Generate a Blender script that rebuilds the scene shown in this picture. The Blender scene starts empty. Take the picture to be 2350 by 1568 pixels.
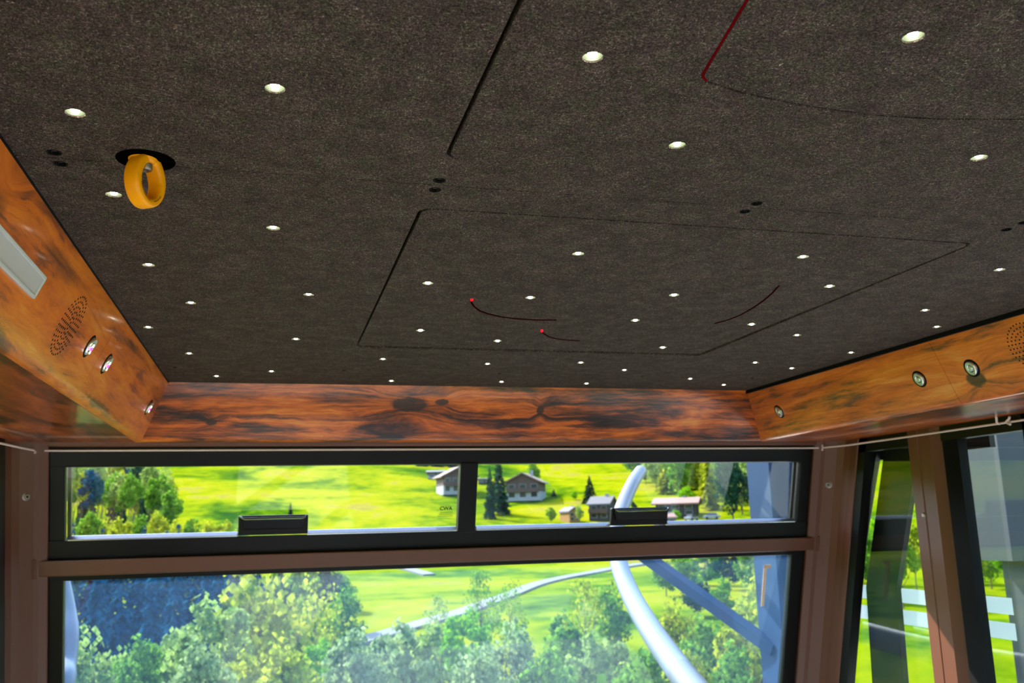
import bpy, bmesh, math, random
import numpy as np
from mathutils import Vector, Matrix

random.seed(7); RNG = np.random.default_rng(11)
S = bpy.context.scene
COL = S.collection

# ------------------------------------------------------------------ camera
W, H = 2350.0, 1568.0
FPX = 2084.885
YAW, PITCH, ROLL = 0.25968738, 0.19980583, -0.02498597
CAM = np.array([0.0, 0.0, 1.7])
_f = np.array([math.sin(YAW)*math.cos(PITCH), math.cos(YAW)*math.cos(PITCH), math.sin(PITCH)])
_r = np.cross(_f, [0, 0, 1]); _r /= np.linalg.norm(_r); _u = np.cross(_r, _f)
CR = math.cos(ROLL)*_r + math.sin(ROLL)*_u
CU = -math.sin(ROLL)*_r + math.cos(ROLL)*_u
cd = bpy.data.cameras.new('camera'); cam = bpy.data.objects.new('camera', cd); COL.objects.link(cam)
cd.sensor_width = 36.0; cd.lens = FPX/W*36.0; cd.clip_start = .02; cd.clip_end = 4000
cam.matrix_world = Matrix(((CR[0], CU[0], -_f[0], CAM[0]), (CR[1], CU[1], -_f[1], CAM[1]), (CR[2], CU[2], -_f[2], CAM[2]), (0, 0, 0, 1)))
cd.dof.use_dof = True; cd.dof.focus_distance = 1.25; cd.dof.aperture_fstop = 10.0
S.camera = cam

# ------------------------------------------------------------------ sky, sun, exposure
SUN_DIR = Vector((-0.70, 1.0, 1.08)).normalized()
world = bpy.data.worlds.new('sky'); S.world = world; world.use_nodes = True
wn = world.node_tree.nodes; wl = world.node_tree.links
sky = wn.new('ShaderNodeTexSky'); sky.sky_type = 'NISHITA'; sky.sun_disc = False
sky.sun_elevation = math.asin(SUN_DIR.z); sky.sun_rotation = math.atan2(SUN_DIR.x, SUN_DIR.y)
wl.new(sky.outputs[0], wn['Background'].inputs[0]); wn['Background'].inputs[1].default_value = 0.42
sd = bpy.data.lights.new('sun', 'SUN'); sd.energy = 5.2; sd.angle = math.radians(.53); sd.color = (1, .95, .86)
sun = bpy.data.objects.new('sun', sd); COL.objects.link(sun)
sun.rotation_euler = (-SUN_DIR).to_track_quat('-Z', 'Y').to_euler(); sun.location = (-20, 30, 40)
S.view_settings.view_transform = 'Standard'; S.view_settings.look = 'None'
S.view_settings.gamma = 1.0; S.view_settings.use_curve_mapping = False
S.view_settings.exposure = 1.6

# ------------------------------------------------------------------ pixel helpers
def ray(px, py):
    return (px-W/2)/FPX*CR - (py-H/2)/FPX*CU + _f
def hit(px, py, p0, n):
    d = ray(px, py); p0 = np.array(p0, float); n = np.array(n, float)
    return CAM + d*(((p0-CAM)@n)/(d@n))
CEIL = 2.15
def ceil_at(px, py):
    p = hit(px, py, (0, 0, CEIL), (0, 0, 1)); return float(p[0]), float(p[1])

# ------------------------------------------------------------------ materials
def mat(name):
    m = bpy.data.materials.new(name); m.use_nodes = True
    nt = m.node_tree; b = nt.nodes['Principled BSDF']
    return m, nt, b
def lin(c):
    return tuple((x/12.92 if x <= .04045 else ((x+.055)/1.055)**2.4) for x in [v/255 for v in c])+(1,)
def simple(name, rgb, rough=.5, metal=0.0, coat=0.0, emit=0.0, bump=0.0, bscale=80, var=0.0, spec=.5):
    m, nt, b = mat(name); c = lin(rgb)
    b.inputs['Base Color'].default_value = c; b.inputs['Roughness'].default_value = rough
    b.inputs['Metallic'].default_value = metal; b.inputs['Coat Weight'].default_value = coat
    b.inputs['Specular IOR Level'].default_value = spec
    if emit:
        b.inputs['Emission Color'].default_value = c; b.inputs['Emission Strength'].default_value = emit
    tc = nt.nodes.new('ShaderNodeTexCoord'); n = nt.nodes.new('ShaderNodeTexNoise')
    n.inputs['Scale'].default_value = bscale; n.inputs['Detail'].default_value = 3
    nt.links.new(tc.outputs['Object'], n.inputs['Vector'])
    if var:
        mx = nt.nodes.new('ShaderNodeMix'); mx.data_type = 'RGBA'
        mx.inputs[6].default_value = tuple(v*(1-var) for v in c[:3])+(1,)
        mx.inputs[7].default_value = tuple(min(1, v*(1+var)) for v in c[:3])+(1,)
        nt.links.new(n.outputs['Fac'], mx.inputs[0]); nt.links.new(mx.outputs[2], b.inputs['Base Color'])
    if bump:
        bp = nt.nodes.new('ShaderNodeBump'); bp.inputs['Strength'].default_value = bump; bp.inputs['Distance'].default_value = .002
        nt.links.new(n.outputs['Fac'], bp.inputs['Height']); nt.links.new(bp.outputs[0], b.inputs['Normal'])
    return m
def ramp(nt, pts, k=1.0):
    r = nt.nodes.new('ShaderNodeValToRGB'); el = r.color_ramp.elements
    while len(el) < len(pts): el.new(.5)
    for e, (p, c) in zip(el, pts): e.position = p; e.color = tuple(v*k for v in lin(c)[:3])+(1,)
    return r
def vmath(nt, op, a, b=None):
    n = nt.nodes.new('ShaderNodeVectorMath'); n.operation = op
    for i, v in enumerate((a, b)):
        if v is None: continue
        if isinstance(v, (tuple, list)): n.inputs[i].default_value = v
        else: nt.links.new(v, n.inputs[i])
    return n
def fmath(nt, op, a, b=None, clamp=False):
    n = nt.nodes.new('ShaderNodeMath'); n.operation = op; n.use_clamp = clamp
    for i, v in enumerate((a, b)):
        if v is None: continue
        if isinstance(v, (int, float)): n.inputs[i].default_value = v
        else: nt.links.new(v, n.inputs[i])
    return n.outputs[0]
def noise(nt, vec, scale, detail=3, rough=.55, dist=0.0):
    n = nt.nodes.new('ShaderNodeTexNoise'); n.inputs['Scale'].default_value = scale
    n.inputs['Detail'].default_value = detail; n.inputs['Roughness'].default_value = rough; n.inputs['Distortion'].default_value = dist
    nt.links.new(vec, n.inputs['Vector']); return n.outputs['Fac']
def mixc(nt, fac, a, b, mode='MIX'):
    m = nt.nodes.new('ShaderNodeMix'); m.data_type = 'RGBA'; m.blend_type = mode
    for i, v in ((0, fac), (6, a), (7, b)):
        if isinstance(v, (int, float)): m.inputs[i].default_value = v
        elif isinstance(v, tuple): m.inputs[i].default_value = v
        else: nt.links.new(v, m.inputs[i])
    return m.outputs[2]

def make_felt():
    m, nt, b = mat('charcoal_felt')
    tc = nt.nodes.new('ShaderNodeTexCoord'); o = tc.outputs['Object']
    v1 = vmath(nt, 'MULTIPLY', o, (230, 520, 300)).outputs[0]
    v2 = vmath(nt, 'MULTIPLY', o, (560, 250, 300)).outputs[0]
    a = noise(nt, v1, 1.0, 3, .7, 1.6); c = noise(nt, v2, 1.0, 3, .7, 1.6); big = noise(nt, o, 30, 3, .6)
    s = fmath(nt, 'MAXIMUM', a, c); s = fmath(nt, 'ADD', fmath(nt, 'MULTIPLY', s, .9), fmath(nt, 'MULTIPLY', big, .10))
    r = ramp(nt, [(.46, (30, 25, 23)), (.56, (70, 61, 56)), (.64, (116, 104, 96)), (.74, (206, 190, 178))])
    nt.links.new(s, r.inputs[0])
    # faint coloured flecks in the felt
    hue = noise(nt, o, 70, 2, .5)
    rr = ramp(nt, [(.35, (255, 232, 236)), (.5, (255, 246, 240)), (.65, (246, 255, 226))]); nt.links.new(hue, rr.inputs[0])
    nt.links.new(mixc(nt, .8, r.outputs[0], rr.outputs[0], 'MULTIPLY'), b.inputs['Base Color'])
    b.inputs['Roughness'].default_value = 1.0; b.inputs['Specular IOR Level'].default_value = .1
    bp = nt.nodes.new('ShaderNodeBump'); bp.inputs['Strength'].default_value = .7; bp.inputs['Distance'].default_value = .0012
    nt.links.new(s, bp.inputs['Height']); nt.links.new(bp.outputs[0], b.inputs['Normal'])
    return m

def make_wood(name, axis, lean, knots, seed, dark=False):
    """printed timber decor: grain along 'axis' (0 = X, 1 = Y); knots = (along, z, half length, half height)"""
    m, nt, b = mat(name)
    tc = nt.nodes.new('ShaderNodeTexCoord'); sp = nt.nodes.new('ShaderNodeSeparateXYZ'); nt.links.new(tc.outputs['Object'], sp.inputs[0])
    u = sp.outputs[axis]; v = sp.outputs[2]; side = sp.outputs[1-axis]
    v = fmath(nt, 'ADD', v, fmath(nt, 'MULTIPLY', side, lean))
    wob = noise(nt, tc.outputs['Object'], 26, 4, .6); wob2 = noise(nt, tc.outputs['Object'], 60, 3, .6)
    v = fmath(nt, 'ADD', v, fmath(nt, 'MULTIPLY', fmath(nt, 'SUBTRACT', wob, .5), .012))
    knotmask = None
    for (ku, kv, ha, hb) in knots:
        du = fmath(nt, 'DIVIDE', fmath(nt, 'SUBTRACT', u, ku), ha); dv = fmath(nt, 'DIVIDE', fmath(nt, 'SUBTRACT', v, kv), hb)
        d2 = fmath(nt, 'ADD', fmath(nt, 'MULTIPLY', du, du), fmath(nt, 'MULTIPLY', dv, dv))
        g = fmath(nt, 'EXPONENT', fmath(nt, 'MULTIPLY', d2, -.28))
        v = fmath(nt, 'ADD', v, fmath(nt, 'MULTIPLY', fmath(nt, 'MULTIPLY', g, dv), hb*1.6))   # grain swells round the knot
        k = fmath(nt, 'SUBTRACT', fmath(nt, 'ADD', .75, wob2), d2, True)
        knotmask = k if knotmask is None else fmath(nt, 'MAXIMUM', knotmask, k)
    cb = nt.nodes.new('ShaderNodeCombineXYZ')
    nt.links.new(fmath(nt, 'MULTIPLY', u, 2.6), cb.inputs[0]); nt.links.new(fmath(nt, 'MULTIPLY', v, 30), cb.inputs[1]); cb.inputs[2].default_value = seed
    g1 = noise(nt, cb.outputs[0], 1.0, 7, .66, .9)
    cb2 = nt.nodes.new('ShaderNodeCombineXYZ')
    nt.links.new(fmath(nt, 'MULTIPLY', u, 3.2), cb2.inputs[0]); nt.links.new(fmath(nt, 'MULTIPLY', v, 9), cb2.inputs[1]); cb2.inputs[2].default_value = seed+5
    g2 = noise(nt, cb2.outputs[0], 1.0, 4, .6, .8)
    cb3 = nt.nodes.new('ShaderNodeCombineXYZ')
    nt.links.new(fmath(nt, 'MULTIPLY', u, 14), cb3.inputs[0]); nt.links.new(fmath(nt, 'MULTIPLY', v, 190), cb3.inputs[1]); cb3.inputs[2].default_value = seed+9
    g3 = noise(nt, cb3.outputs[0], 1.0, 3, .6, .3)
    s = fmath(nt, 'ADD', fmath(nt, 'MULTIPLY', g1, .55), fmath(nt, 'ADD', fmath(nt, 'MULTIPLY', g2, .32), fmath(nt, 'MULTIPLY', g3, .16)))
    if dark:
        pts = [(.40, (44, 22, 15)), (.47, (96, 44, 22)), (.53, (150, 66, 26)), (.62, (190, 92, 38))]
    elif axis == 0:
        pts = [(.40, (38, 24, 17)), (.46, (80, 42, 22)), (.505, (148, 70, 20)), (.57, (216, 104, 20)), (.68, (240, 156, 56))]
    elif lean < 0:
        pts = [(.38, (66, 46, 32)), (.44, (122, 72, 40)), (.49, (188, 94, 34)), (.57, (220, 116, 38)), (.68, (232, 154, 78))]
    else:
        pts = [(.36, (60, 40, 30)), (.43, (146, 74, 34)), (.49, (216, 106, 24)), (.57, (238, 130, 28)), (.68, (248, 172, 70))]
    r = ramp(nt, pts); nt.links.new(s, r.inputs[0])
    col = r.outputs[0]
    if knotmask is not None:
        kk = fmath(nt, 'MULTIPLY', knotmask, .9 if lean > 0 else 2.0, True)
        kk = fmath(nt, 'MULTIPLY', kk, fmath(nt, 'ADD', .40 if lean > 0 else .75, fmath(nt, 'MULTIPLY', wob, .35)))
        col = mixc(nt, kk, col, lin((46, 32, 24)))
    nt.links.new(col, b.inputs['Base Color'])
    b.inputs['Roughness'].default_value = .3; b.inputs['Coat Weight'].default_value = .35 if dark else .25; b.inputs['Coat Roughness'].default_value = .06 if dark else .1
    return m

def make_glass(name, tint=(.96, .98, .98), haze=0.0, hazecol=(.6, .8, 1, 1)):
    m, nt, b = mat(name); nt.nodes.remove(b); out = nt.nodes['Material Output']
    tr = nt.nodes.new('ShaderNodeBsdfTransparent'); tr.inputs[0].default_value = tint+(1,)
    gl = nt.nodes.new('ShaderNodeBsdfGlossy'); gl.inputs['Roughness'].default_value = .0
    lw = nt.nodes.new('ShaderNodeLayerWeight'); lw.inputs[0].default_value = .5
    refl = fmath(nt, 'ADD', .04, fmath(nt, 'MULTIPLY', fmath(nt, 'POWER', lw.outputs['Facing'], 5.0), .96), True)
    base = tr.outputs[0]
    if haze:
        tl = nt.nodes.new('ShaderNodeBsdfTranslucent'); tl.inputs[0].default_value = hazecol
        tc = nt.nodes.new('ShaderNodeTexCoord'); n = noise(nt, tc.outputs['Object'], 3.5, 5, .6)
        hz = nt.nodes.new('ShaderNodeMixShader'); nt.links.new(fmath(nt, 'MULTIPLY', n, haze*2), hz.inputs[0])
        nt.links.new(base, hz.inputs[1]); nt.links.new(tl.outputs[0], hz.inputs[2]); base = hz.outputs[0]
    mx = nt.nodes.new('ShaderNodeMixShader')
    nt.links.new(refl, mx.inputs[0]); nt.links.new(base, mx.inputs[1]); nt.links.new(gl.outputs[0], mx.inputs[2])
    nt.links.new(mx.outputs[0], out.inputs[0])
    return m

def make_leaf(name, c1, c2, trans=.5):
    m, nt, b = mat(name); nt.nodes.remove(b); out = nt.nodes['Material Output']
    tc = nt.nodes.new('ShaderNodeTexCoord'); n = noise(nt, tc.outputs['Object'], 14, 4, .65)
    r = ramp(nt, [(.34, c1), (.66, c2)], .62); nt.links.new(n, r.inputs[0])
    d = nt.nodes.new('ShaderNodeBsdfDiffuse'); t = nt.nodes.new('ShaderNodeBsdfTranslucent')
    nt.links.new(r.outputs[0], d.inputs[0]); nt.links.new(r.outputs[0], t.inputs[0])
    mx = nt.nodes.new('ShaderNodeMixShader'); mx.inputs[0].default_value = trans
    nt.links.new(d.outputs[0], mx.inputs[1]); nt.links.new(t.outputs[0], mx.inputs[2]); nt.links.new(mx.outputs[0], out.inputs[0])
    return m

def make_meadow():
    m, nt, b = mat('meadow_grass')
    tc = nt.nodes.new('ShaderNodeTexCoord'); o = tc.outputs['Object']
    a = noise(nt, o, .022, 6, .62, .8); c = noise(nt, o, .25, 4, .65)
    s = fmath(nt, 'ADD', fmath(nt, 'MULTIPLY', a, .72), fmath(nt, 'MULTIPLY', c, .28))
    r = ramp(nt, [(.37, (50, 112, 28)), (.44, (122, 170, 20)), (.50, (186, 208, 12)), (.56, (218, 220, 20)), (.62, (210, 194, 96)), (.70, (160, 190, 40))], .25)
    nt.links.new(s, r.inputs[0]); nt.links.new(r.outputs[0], b.inputs['Base Color'])
    b.inputs['Roughness'].default_value = 1; b.inputs['Specular IOR Level'].default_value = 0
    bp = nt.nodes.new('ShaderNodeBump'); bp.inputs['Strength'].default_value = .6; bp.inputs['Distance'].default_value = 1.2
    nt.links.new(a, bp.inputs['Height']); nt.links.new(bp.outputs[0], b.inputs['Normal'])
    return m

def emitter(name, rgb, strength):
    m, nt, b = mat(name); c = lin(rgb)
    b.inputs['Base Color'].default_value = c; b.inputs['Emission Color'].default_value = c; b.inputs['Emission Strength'].default_value = strength; b.inputs['Specular IOR Level'].default_value = 0
    return m

M = {}
M['felt'] = make_felt()
M['wood_front'] = make_wood('timber_decor_front', 0, -.35, [(.425, 2.093-.35*2.908, .060, .025), (-.185, 2.033-.35*2.932, .016, .010), (.867, 2.076-.35*2.915, .013, .016), (.53, 2.105-.35*2.903, .022, .016), (.37, 1.988-.35*2.945, .045, .010)], 3.1)
M['wood_left'] = make_wood('timber_decor_left', 1, .35, [(1.50, 2.115-.35*.325, .13, .017), (1.17, 2.09-.35*.335, .04, .03), (2.08, 1.99-.35*.38, .014, .008)], 11.4)
M['wood_shaded'] = make_wood('timber_decor_shaded', 1, .5, [], 31.3, True)  # beam timber again, with the shade of the underside put into its colour
M['wood_right'] = make_wood('timber_decor_right', 1, -.35, [(1.862, 2.028-.35*1.685, .030, .022)], 21.7)
M['brown'] = simple('brown_powder_coat', (96, 53, 34), .42, bump=.03, bscale=900)
M['black'] = simple('black_satin_plastic', (8, 8, 7), .38, spec=.22)
M['rubber'] = simple('black_rubber_seal', (9, 8, 8), .8, spec=.15)
M['backing'] = simple('ceiling_void_black', (4, 4, 3), .95, spec=.0)
M['alu'] = simple('brushed_aluminium', (200, 204, 210), .22, metal=1)
M['lipglint'] = simple('lip_highlight_metal', (150, 156, 172), .18, metal=1)
M['chrome'] = simple('polished_steel', (240, 242, 238), .34, metal=1)
M['boltsteel'] = simple('dull_steel', (150, 138, 130), .4, metal=1)
M['yellow'] = simple('yellow_gloss_paint', (244, 156, 0), .36, coat=.0, spec=.3, var=.12, bscale=60)
M['cable'] = simple('pale_cable_sheath', (226, 200, 196), .5)
M['frame_white'] = simple('white_lamp_frame', (200, 200, 196), .35)
M['diffuser'] = simple('frosted_diffuser', (180, 176, 170), .5, emit=.02)
M['ledlens'] = emitter('led_lens_glow', (255, 255, 226), 9.0)
M['ledcup'] = simple('led_reflector', (78, 84, 70), .35)
M['pinkglint'] = emitter('pink_reflection', (255, 60, 190), 1.3)
M['whiteglint'] = emitter('white_reflection', (240, 255, 245), 1.2)
M['redslit'] = emitter('red_light_slit', (34, 3, 4), .10)
M['redline'] = emitter('red_light_line', (96, 5, 10), .07)
M['redtip'] = emitter('red_light_end', (255, 10, 24), 1.6)
M['glass_up'] = make_glass('clear_window_glass', (.98, .99, .98))
M['glass_low'] = make_glass('dusty_window_glass', (.89, .96, .985), .011, (.30, .58, 1, 1))
M['glass_side'] = make_glass('tinted_door_glass', (.93, .97, .95))
M['stripe'] = make_leaf('white_film', (254, 255, 255), (255, 255, 255), .8)
M['railpaint'] = simple('pale_rail_paint', (150, 165, 168), .5)
M['tape'] = simple('peach_tape', (236, 200, 176), .6)
M['floor'] = simple('grey_studded_floor', (196, 194, 190), .6, var=.1, bscale=40)
M['galv'] = simple('galvanised_steel', (92, 98, 110), .5, metal=.2, var=.08, bscale=12)
M['bluesteel'] = simple('blue_grey_steel', (20, 44, 70), .6, var=.08, bscale=5, spec=.1)
M['darksteel'] = simple('dark_slate_steel', (30, 36, 44), .6)
M['concrete'] = simple('pale_concrete', (190, 186, 180), .9, var=.1, bscale=3)
M['bark'] = simple('bark_brown', (84, 66, 54), .9)
M['meadow'] = make_meadow()
M['road'] = simple('pale_gravel', (98, 95, 90), .9, var=.15, bscale=2)
LEAF = {
    'yellow': make_leaf('leaves_yellow_green', (96, 132, 20), (226, 226, 60)),
    'pale': make_leaf('leaves_pale_green', (84, 132, 60), (204, 222, 116)),
    'mid': make_leaf('leaves_mid_green', (46, 104, 34), (152, 200, 60)),
    'bright': make_leaf('leaves_bright_green', (86, 160, 20), (170, 226, 40)),
    'dark': make_leaf('needles_dark_green', (20, 52, 42), (58, 100, 70), .25),
    'blue': make_leaf('needles_shade_blue', (10, 50, 84), (46, 112, 140), .3),  # shade and bluish haze of the wood mixed into this colour
    'grey': make_leaf('leaves_silver_green', (88, 126, 70), (196, 212, 140)),
}
_hs = simple
def simple(name, rgb, *a, **k): return _hs(name, tuple(v*.55 for v in rgb), *a, **k)
HM = {'timber': simple('chalet_timber', (112, 78, 58), .8, var=.2, bscale=3), 'white': simple('chalet_render', (222, 226, 230), .8),
      'rooft': simple('tan_roof', (196, 160, 134), .8, var=.1, bscale=2), 'roofg': simple('grey_roof', (150, 146, 150), .8, var=.1, bscale=2),
      'roofp': simple('pink_tile_roof', (224, 170, 150), .8, var=.1, bscale=2), 'orange': simple('orange_boards', (226, 160, 40), .8),
      'pane': simple('house_pane', (50, 64, 78), .15), 'car': simple('white_car_paint', (238, 240, 242), .3), 'dkwood': simple('dark_boards', (70, 60, 58), .8)}
simple = _hs

# ------------------------------------------------------------------ mesh builder
class MB:
    def __init__(self): self.v = []; self.f = []
    def poly(self, pts):
        i = len(self.v); self.v += [tuple(map(float, p)) for p in pts]; self.f.append(tuple(range(i, i+len(pts)))); return self
    def hexa(self, p):          # 8 points: bottom 4 (ccw), top 4
        i = len(self.v); self.v += [tuple(map(float, q)) for q in p]
        for q in ((0, 3, 2, 1), (4, 5, 6, 7), (0, 1, 5, 4), (1, 2, 6, 5), (2, 3, 7, 6), (3, 0, 4, 7)): self.f.append(tuple(i+k for k in q))
        return self
    def box(self, x0, x1, y0, y1, z0, z1, fn=None):
        p = [(x0, y0, z0), (x1, y0, z0), (x1, y1, z0), (x0, y1, z0), (x0, y0, z1), (x1, y0, z1), (x1, y1, z1), (x0, y1, z1)]
        return self.hexa([fn(*q) for q in p] if fn else p)
    def prism(self, a, b):      # two matching closed loops
        i = len(self.v); n = len(a); self.v += [tuple(map(float, q)) for q in a]+[tuple(map(float, q)) for q in b]
        self.f.append(tuple(i+k for k in range(n))[::-1]); self.f.append(tuple(i+n+k for k in range(n)))
        for k in range(n): self.f.append((i+k, i+(k+1) % n, i+n+(k+1) % n, i+n+k))
        return self
    def tube(self, path, rad, seg=10, caps=True):
        path = [Vector(p) for p in path]; n = len(path); rings = []
        rad = rad if hasattr(rad, '__len__') else [rad]*n
        ref = None
        for k, p in enumerate(path):
            t = (path[min(k+1, n-1)]-path[max(k-1, 0)]).normalized()
            if ref is None: ref = t.orthogonal().normalized()
            a = (ref-t*ref.dot(t)).normalized(); b = t.cross(a); ref = a
            i = len(self.v)
            for s in range(seg):
                th = 2*math.pi*s/seg; self.v.append(tuple(p+(a*math.cos(th)+b*math.sin(th))*rad[k]))
            rings.append(i)
        for k in range(n-1):
            for s in range(seg):
                self.f.append((rings[k]+s, rings[k]+(s+1) % seg, rings[k+1]+(s+1) % seg, rings[k+1]+s))
        if caps:
            self.f.append(tuple(rings[0]+s for s in range(seg))[::-1]); self.f.append(tuple(rings[-1]+s for s in range(seg)))
        return self
    def lathe(self, prof, seg=24, T=None):    # (r, z) profile round local z
        T = T or Matrix.Identity(4); rings = []
        for r, z in prof:
            i = len(self.v)
            if r < 1e-7: self.v.append(tuple(T @ Vector((0, 0, z)))); rings.append((i, 1)); continue
            for s in range(seg):
                th = 2*math.pi*s/seg; self.v.append(tuple(T @ Vector((r*math.cos(th), r*math.sin(th), z))))
            rings.append((i, seg))
        for (a, na), (b, nb) in zip(rings, rings[1:]):
            for s in range(seg):
                t = (s+1) % seg
                if na == 1: self.f.append((a, b+s, b+t))
                elif nb == 1: self.f.append((a+s, a+t, b))
                else: self.f.append((a+s, a+t, b+t, b+s))
        return self
    def mesh(self, name):
        me = bpy.data.meshes.new(name); me.from_pydata(self.v, [], self.f); me.update()
        bm = bmesh.new(); bm.from_mesh(me); bmesh.ops.recalc_face_normals(bm, faces=bm.faces); bm.to_mesh(me); bm.free()
        return me
    def build(self, name, m, parent=None, smooth=False, bevel=0.0):
        me = self.mesh(name); me.materials.append(m)
        if smooth:
            for p in me.polygons: p.use_smooth = True
        o = bpy.data.objects.new(name, me); COL.objects.link(o)
        if parent: o.parent = parent
        if bevel:
            md = o.modifiers.new('bevel', 'BEVEL'); md.width = bevel; md.segments = 2; md.limit_method = 'ANGLE'; md.angle_limit = math.radians(40)
        if smooth: autosmooth(me)
        return o
def autosmooth(me, ang=40):
    bm = bmesh.new(); bm.from_mesh(me); lim = math.radians(ang)
    for e in bm.edges:
        if len(e.link_faces) == 2 and e.calc_face_angle(0) > lim: e.smooth = False
    bm.to_mesh(me); bm.free()

def tag(o, label=None, cat=None, group=None, kind=None):
    if label: o['label'] = label
    if cat: o['category'] = cat
    if group: o['group'] = group
    if kind: o['kind'] = kind
    return o
def empty(name, loc=(0, 0, 0)):
    o = bpy.data.objects.new(name, None); COL.objects.link(o); o.location = loc; o.empty_display_size = .05; return o
def relink(o, parent):
    """parent o to an empty that sits away from the origin, keeping o where it is"""
    o.parent = parent; o.matrix_parent_inverse = Matrix.Translation(-parent.location); return o
def copy_tree(o, parent=None):
    c = o.copy(); COL.objects.link(c); c.parent = parent
    for ch in list(o.children): copy_tree(ch, c)
    return c

def plate(name, outer, holes, z0, z1, m, parent=None):
    """flat plate with holes, from closed loops of (x, y)"""
    cu = bpy.data.curves.new(name, 'CURVE'); cu.dimensions = '2D'; cu.fill_mode = 'BOTH'; cu.extrude = (z1-z0)/2
    for loop in [outer]+holes:
        sp = cu.splines.new('POLY'); sp.points.add(len(loop)-1); sp.use_cyclic_u = True
        for p, (x, y) in zip(sp.points, loop): p.co = (x, y, 0, 1)
    tmp = bpy.data.objects.new('tmp', cu); COL.objects.link(tmp)
    dg = bpy.context.evaluated_depsgraph_get(); dg.update()
    me = bpy.data.meshes.new_from_object(tmp.evaluated_get(dg)); me.name = name
    bpy.data.objects.remove(tmp); bpy.data.curves.remove(cu)
    for v in me.vertices: v.co.z += (z0+z1)/2
    me.materials.clear(); me.materials.append(m)
    o = bpy.data.objects.new(name, me); COL.objects.link(o)
    if parent: o.parent = parent
    return o
def circ(x, y, r, n=20): return [(x+r*math.cos(2*math.pi*k/n), y+r*math.sin(2*math.pi*k/n)) for k in range(n)]
def rrect(x0, x1, y0, y1, r, n=6):
    out = []
    for cx, cy, a in ((x1-r, y1-r, 0), (x0+r, y1-r, 90), (x0+r, y0+r, 180), (x1-r, y0+r, 270)):
        for k in range(n+1):
            t = math.radians(a+90*k/n); out.append((cx+r*math.cos(t), cy+r*math.sin(t)))
    return out

# ================================================================== CABIN SHELL
XL, XR, YB = -.75, 2.06, -.62          # side walls, rear wall
CX = .65
def fwy(z): return 3.03+.30*(1.95-z)   # the front wall leans out below
def FW(u, n, z): return (u, fwy(z)-n, z)   # n = distance inside the front wall

floor = MB().box(XL, XR, YB, 3.30, -.05, 0).build('floor', M['floor'])
tag(floor, 'grey floor of the cabin', 'floor', kind='structure')

# ---- ceiling: backing, felt panels, hatches
LED_PX = [(172,260),(631,204),(1360,132),(2096,86),(261,447),(1554,334),(2247,363),(627,524),(341,609),(438,696),(340,752),(708,677),(982,652),(1217,685),(1327,584),(1547,679),(1843,591),(1904,659),(2294,620),(1458,737),(1725,746),(1829,770),(2123,713),(2150,751),(1953,810),(434,812),(679,779),(965,760),(1142,784),(1521,799),(879,825),(1119,836),(1333,833),(1433,850),(497,864),(623,853),(898,875),(1151,877),(1346,881),(1584,870),(1661,884),(1733,833),(1817,846)]
LEDS = [ceil_at(*p) for p in LED_PX]
LEDS += [(.02, .55), (.95, .45), (-.2, .62), (.30, .25), (1.3, .55), (.7, -.2), (1.45, 1.0)]     # the field of lights goes on overhead
BOLTS = [(-.262, 1.121), (-.262, 1.156), (.204, 1.121), (.204, 1.156), (.671, 1.121), (.671, 1.156), (1.14, 1.121), (1.14, 1.156)]
SCREWS = [(-.266, 2.62), (.193, 2.62), (.655, 2.62), (1.117, 2.62), (1.50, 2.62)]
EYE = (-.160, 1.124)
HA = (.198, 1.142, 1.231, 2.270); HB = (.199, 1.142, .006, 1.045)
RH, RB, RS = .0105, .0072, .004
gap = .0028
CP = [(.300, .10), (.340, .33), (.395, .648), (.4175, .780), (.4205, .787), (.4285, .7945), (.477, .810), (.564, .824), (.652, .829), (.735, .823), (.836, .803), (.893, .787), (.903, .778), (.925, .648), (.975, .33), (1.01, .10)]
def inset(loop, d):
    n = len(loop); out = []
    area = sum(loop[i][0]*loop[(i+1) % n][1]-loop[(i+1) % n][0]*loop[i][1] for i in range(n)); sg = 1 if area > 0 else -1
    for i in range(n):
        p = Vector(loop[i-1]); q = Vector(loop[i]); r = Vector(loop[(i+1) % n])
        a = (q-p).normalized(); b = (r-q).normalized()
        na = Vector((-a.y, a.x))*sg; nb = Vector((-b.y, b.x))*sg; m = (na+nb)
        m = m/max(m.dot(na), .3) if m.length > 1e-6 else na
        out.append(tuple(q+m*d))
    return out
def inside(p, loop):
    x, y = p; c = False; n = len(loop)
    for i in range(n):
        (x1, y1), (x2, y2) = loop[i], loop[(i+1) % n]
        if (y1 > y) != (y2 > y) and x < (x2-x1)*(y-y1)/(y2-y1)+x1: c = not c
    return c
ZT = CEIL+.014
ceiling = MB().box(XL, XR, YB, 3.02, CEIL+.02, CEIL+.06).build('ceiling', M['backing'])
tag(ceiling, 'dark felt-lined cabin ceiling dotted with small lights', 'ceiling', kind='structure')
def holes_for(test):
    return [circ(x, y, RH) for x, y in LEDS if test((x, y))]+[circ(x, y, RB, 16) for x, y in BOLTS if test((x, y))]+[circ(x, y, RS, 10) for x, y in SCREWS if test((x, y))]
inA = lambda p: HA[0] < p[0] < HA[1] and HA[2] < p[1] < HA[3]
inB = lambda p: HB[0] < p[0] < HB[1] and HB[2] < p[1] < HB[3]
EH = [(EYE[0]+.033*math.cos(t)*1.0, EYE[1]+.033*math.sin(t)) for t in np.linspace(0, 2*math.pi, 28, endpoint=False)]
plate('felt_panel', [(-.335, 1.1395), (1.655, 1.1395), (1.655, 2.93), (-.335, 2.93)],
      [rrect(HA[0]-gap, HA[1]+gap, HA[2]-gap, HA[3]+gap, .022)]+holes_for(lambda p: p[1] > 1.139 and not inA(p)), CEIL, ZT, M['felt'], ceiling)
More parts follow.
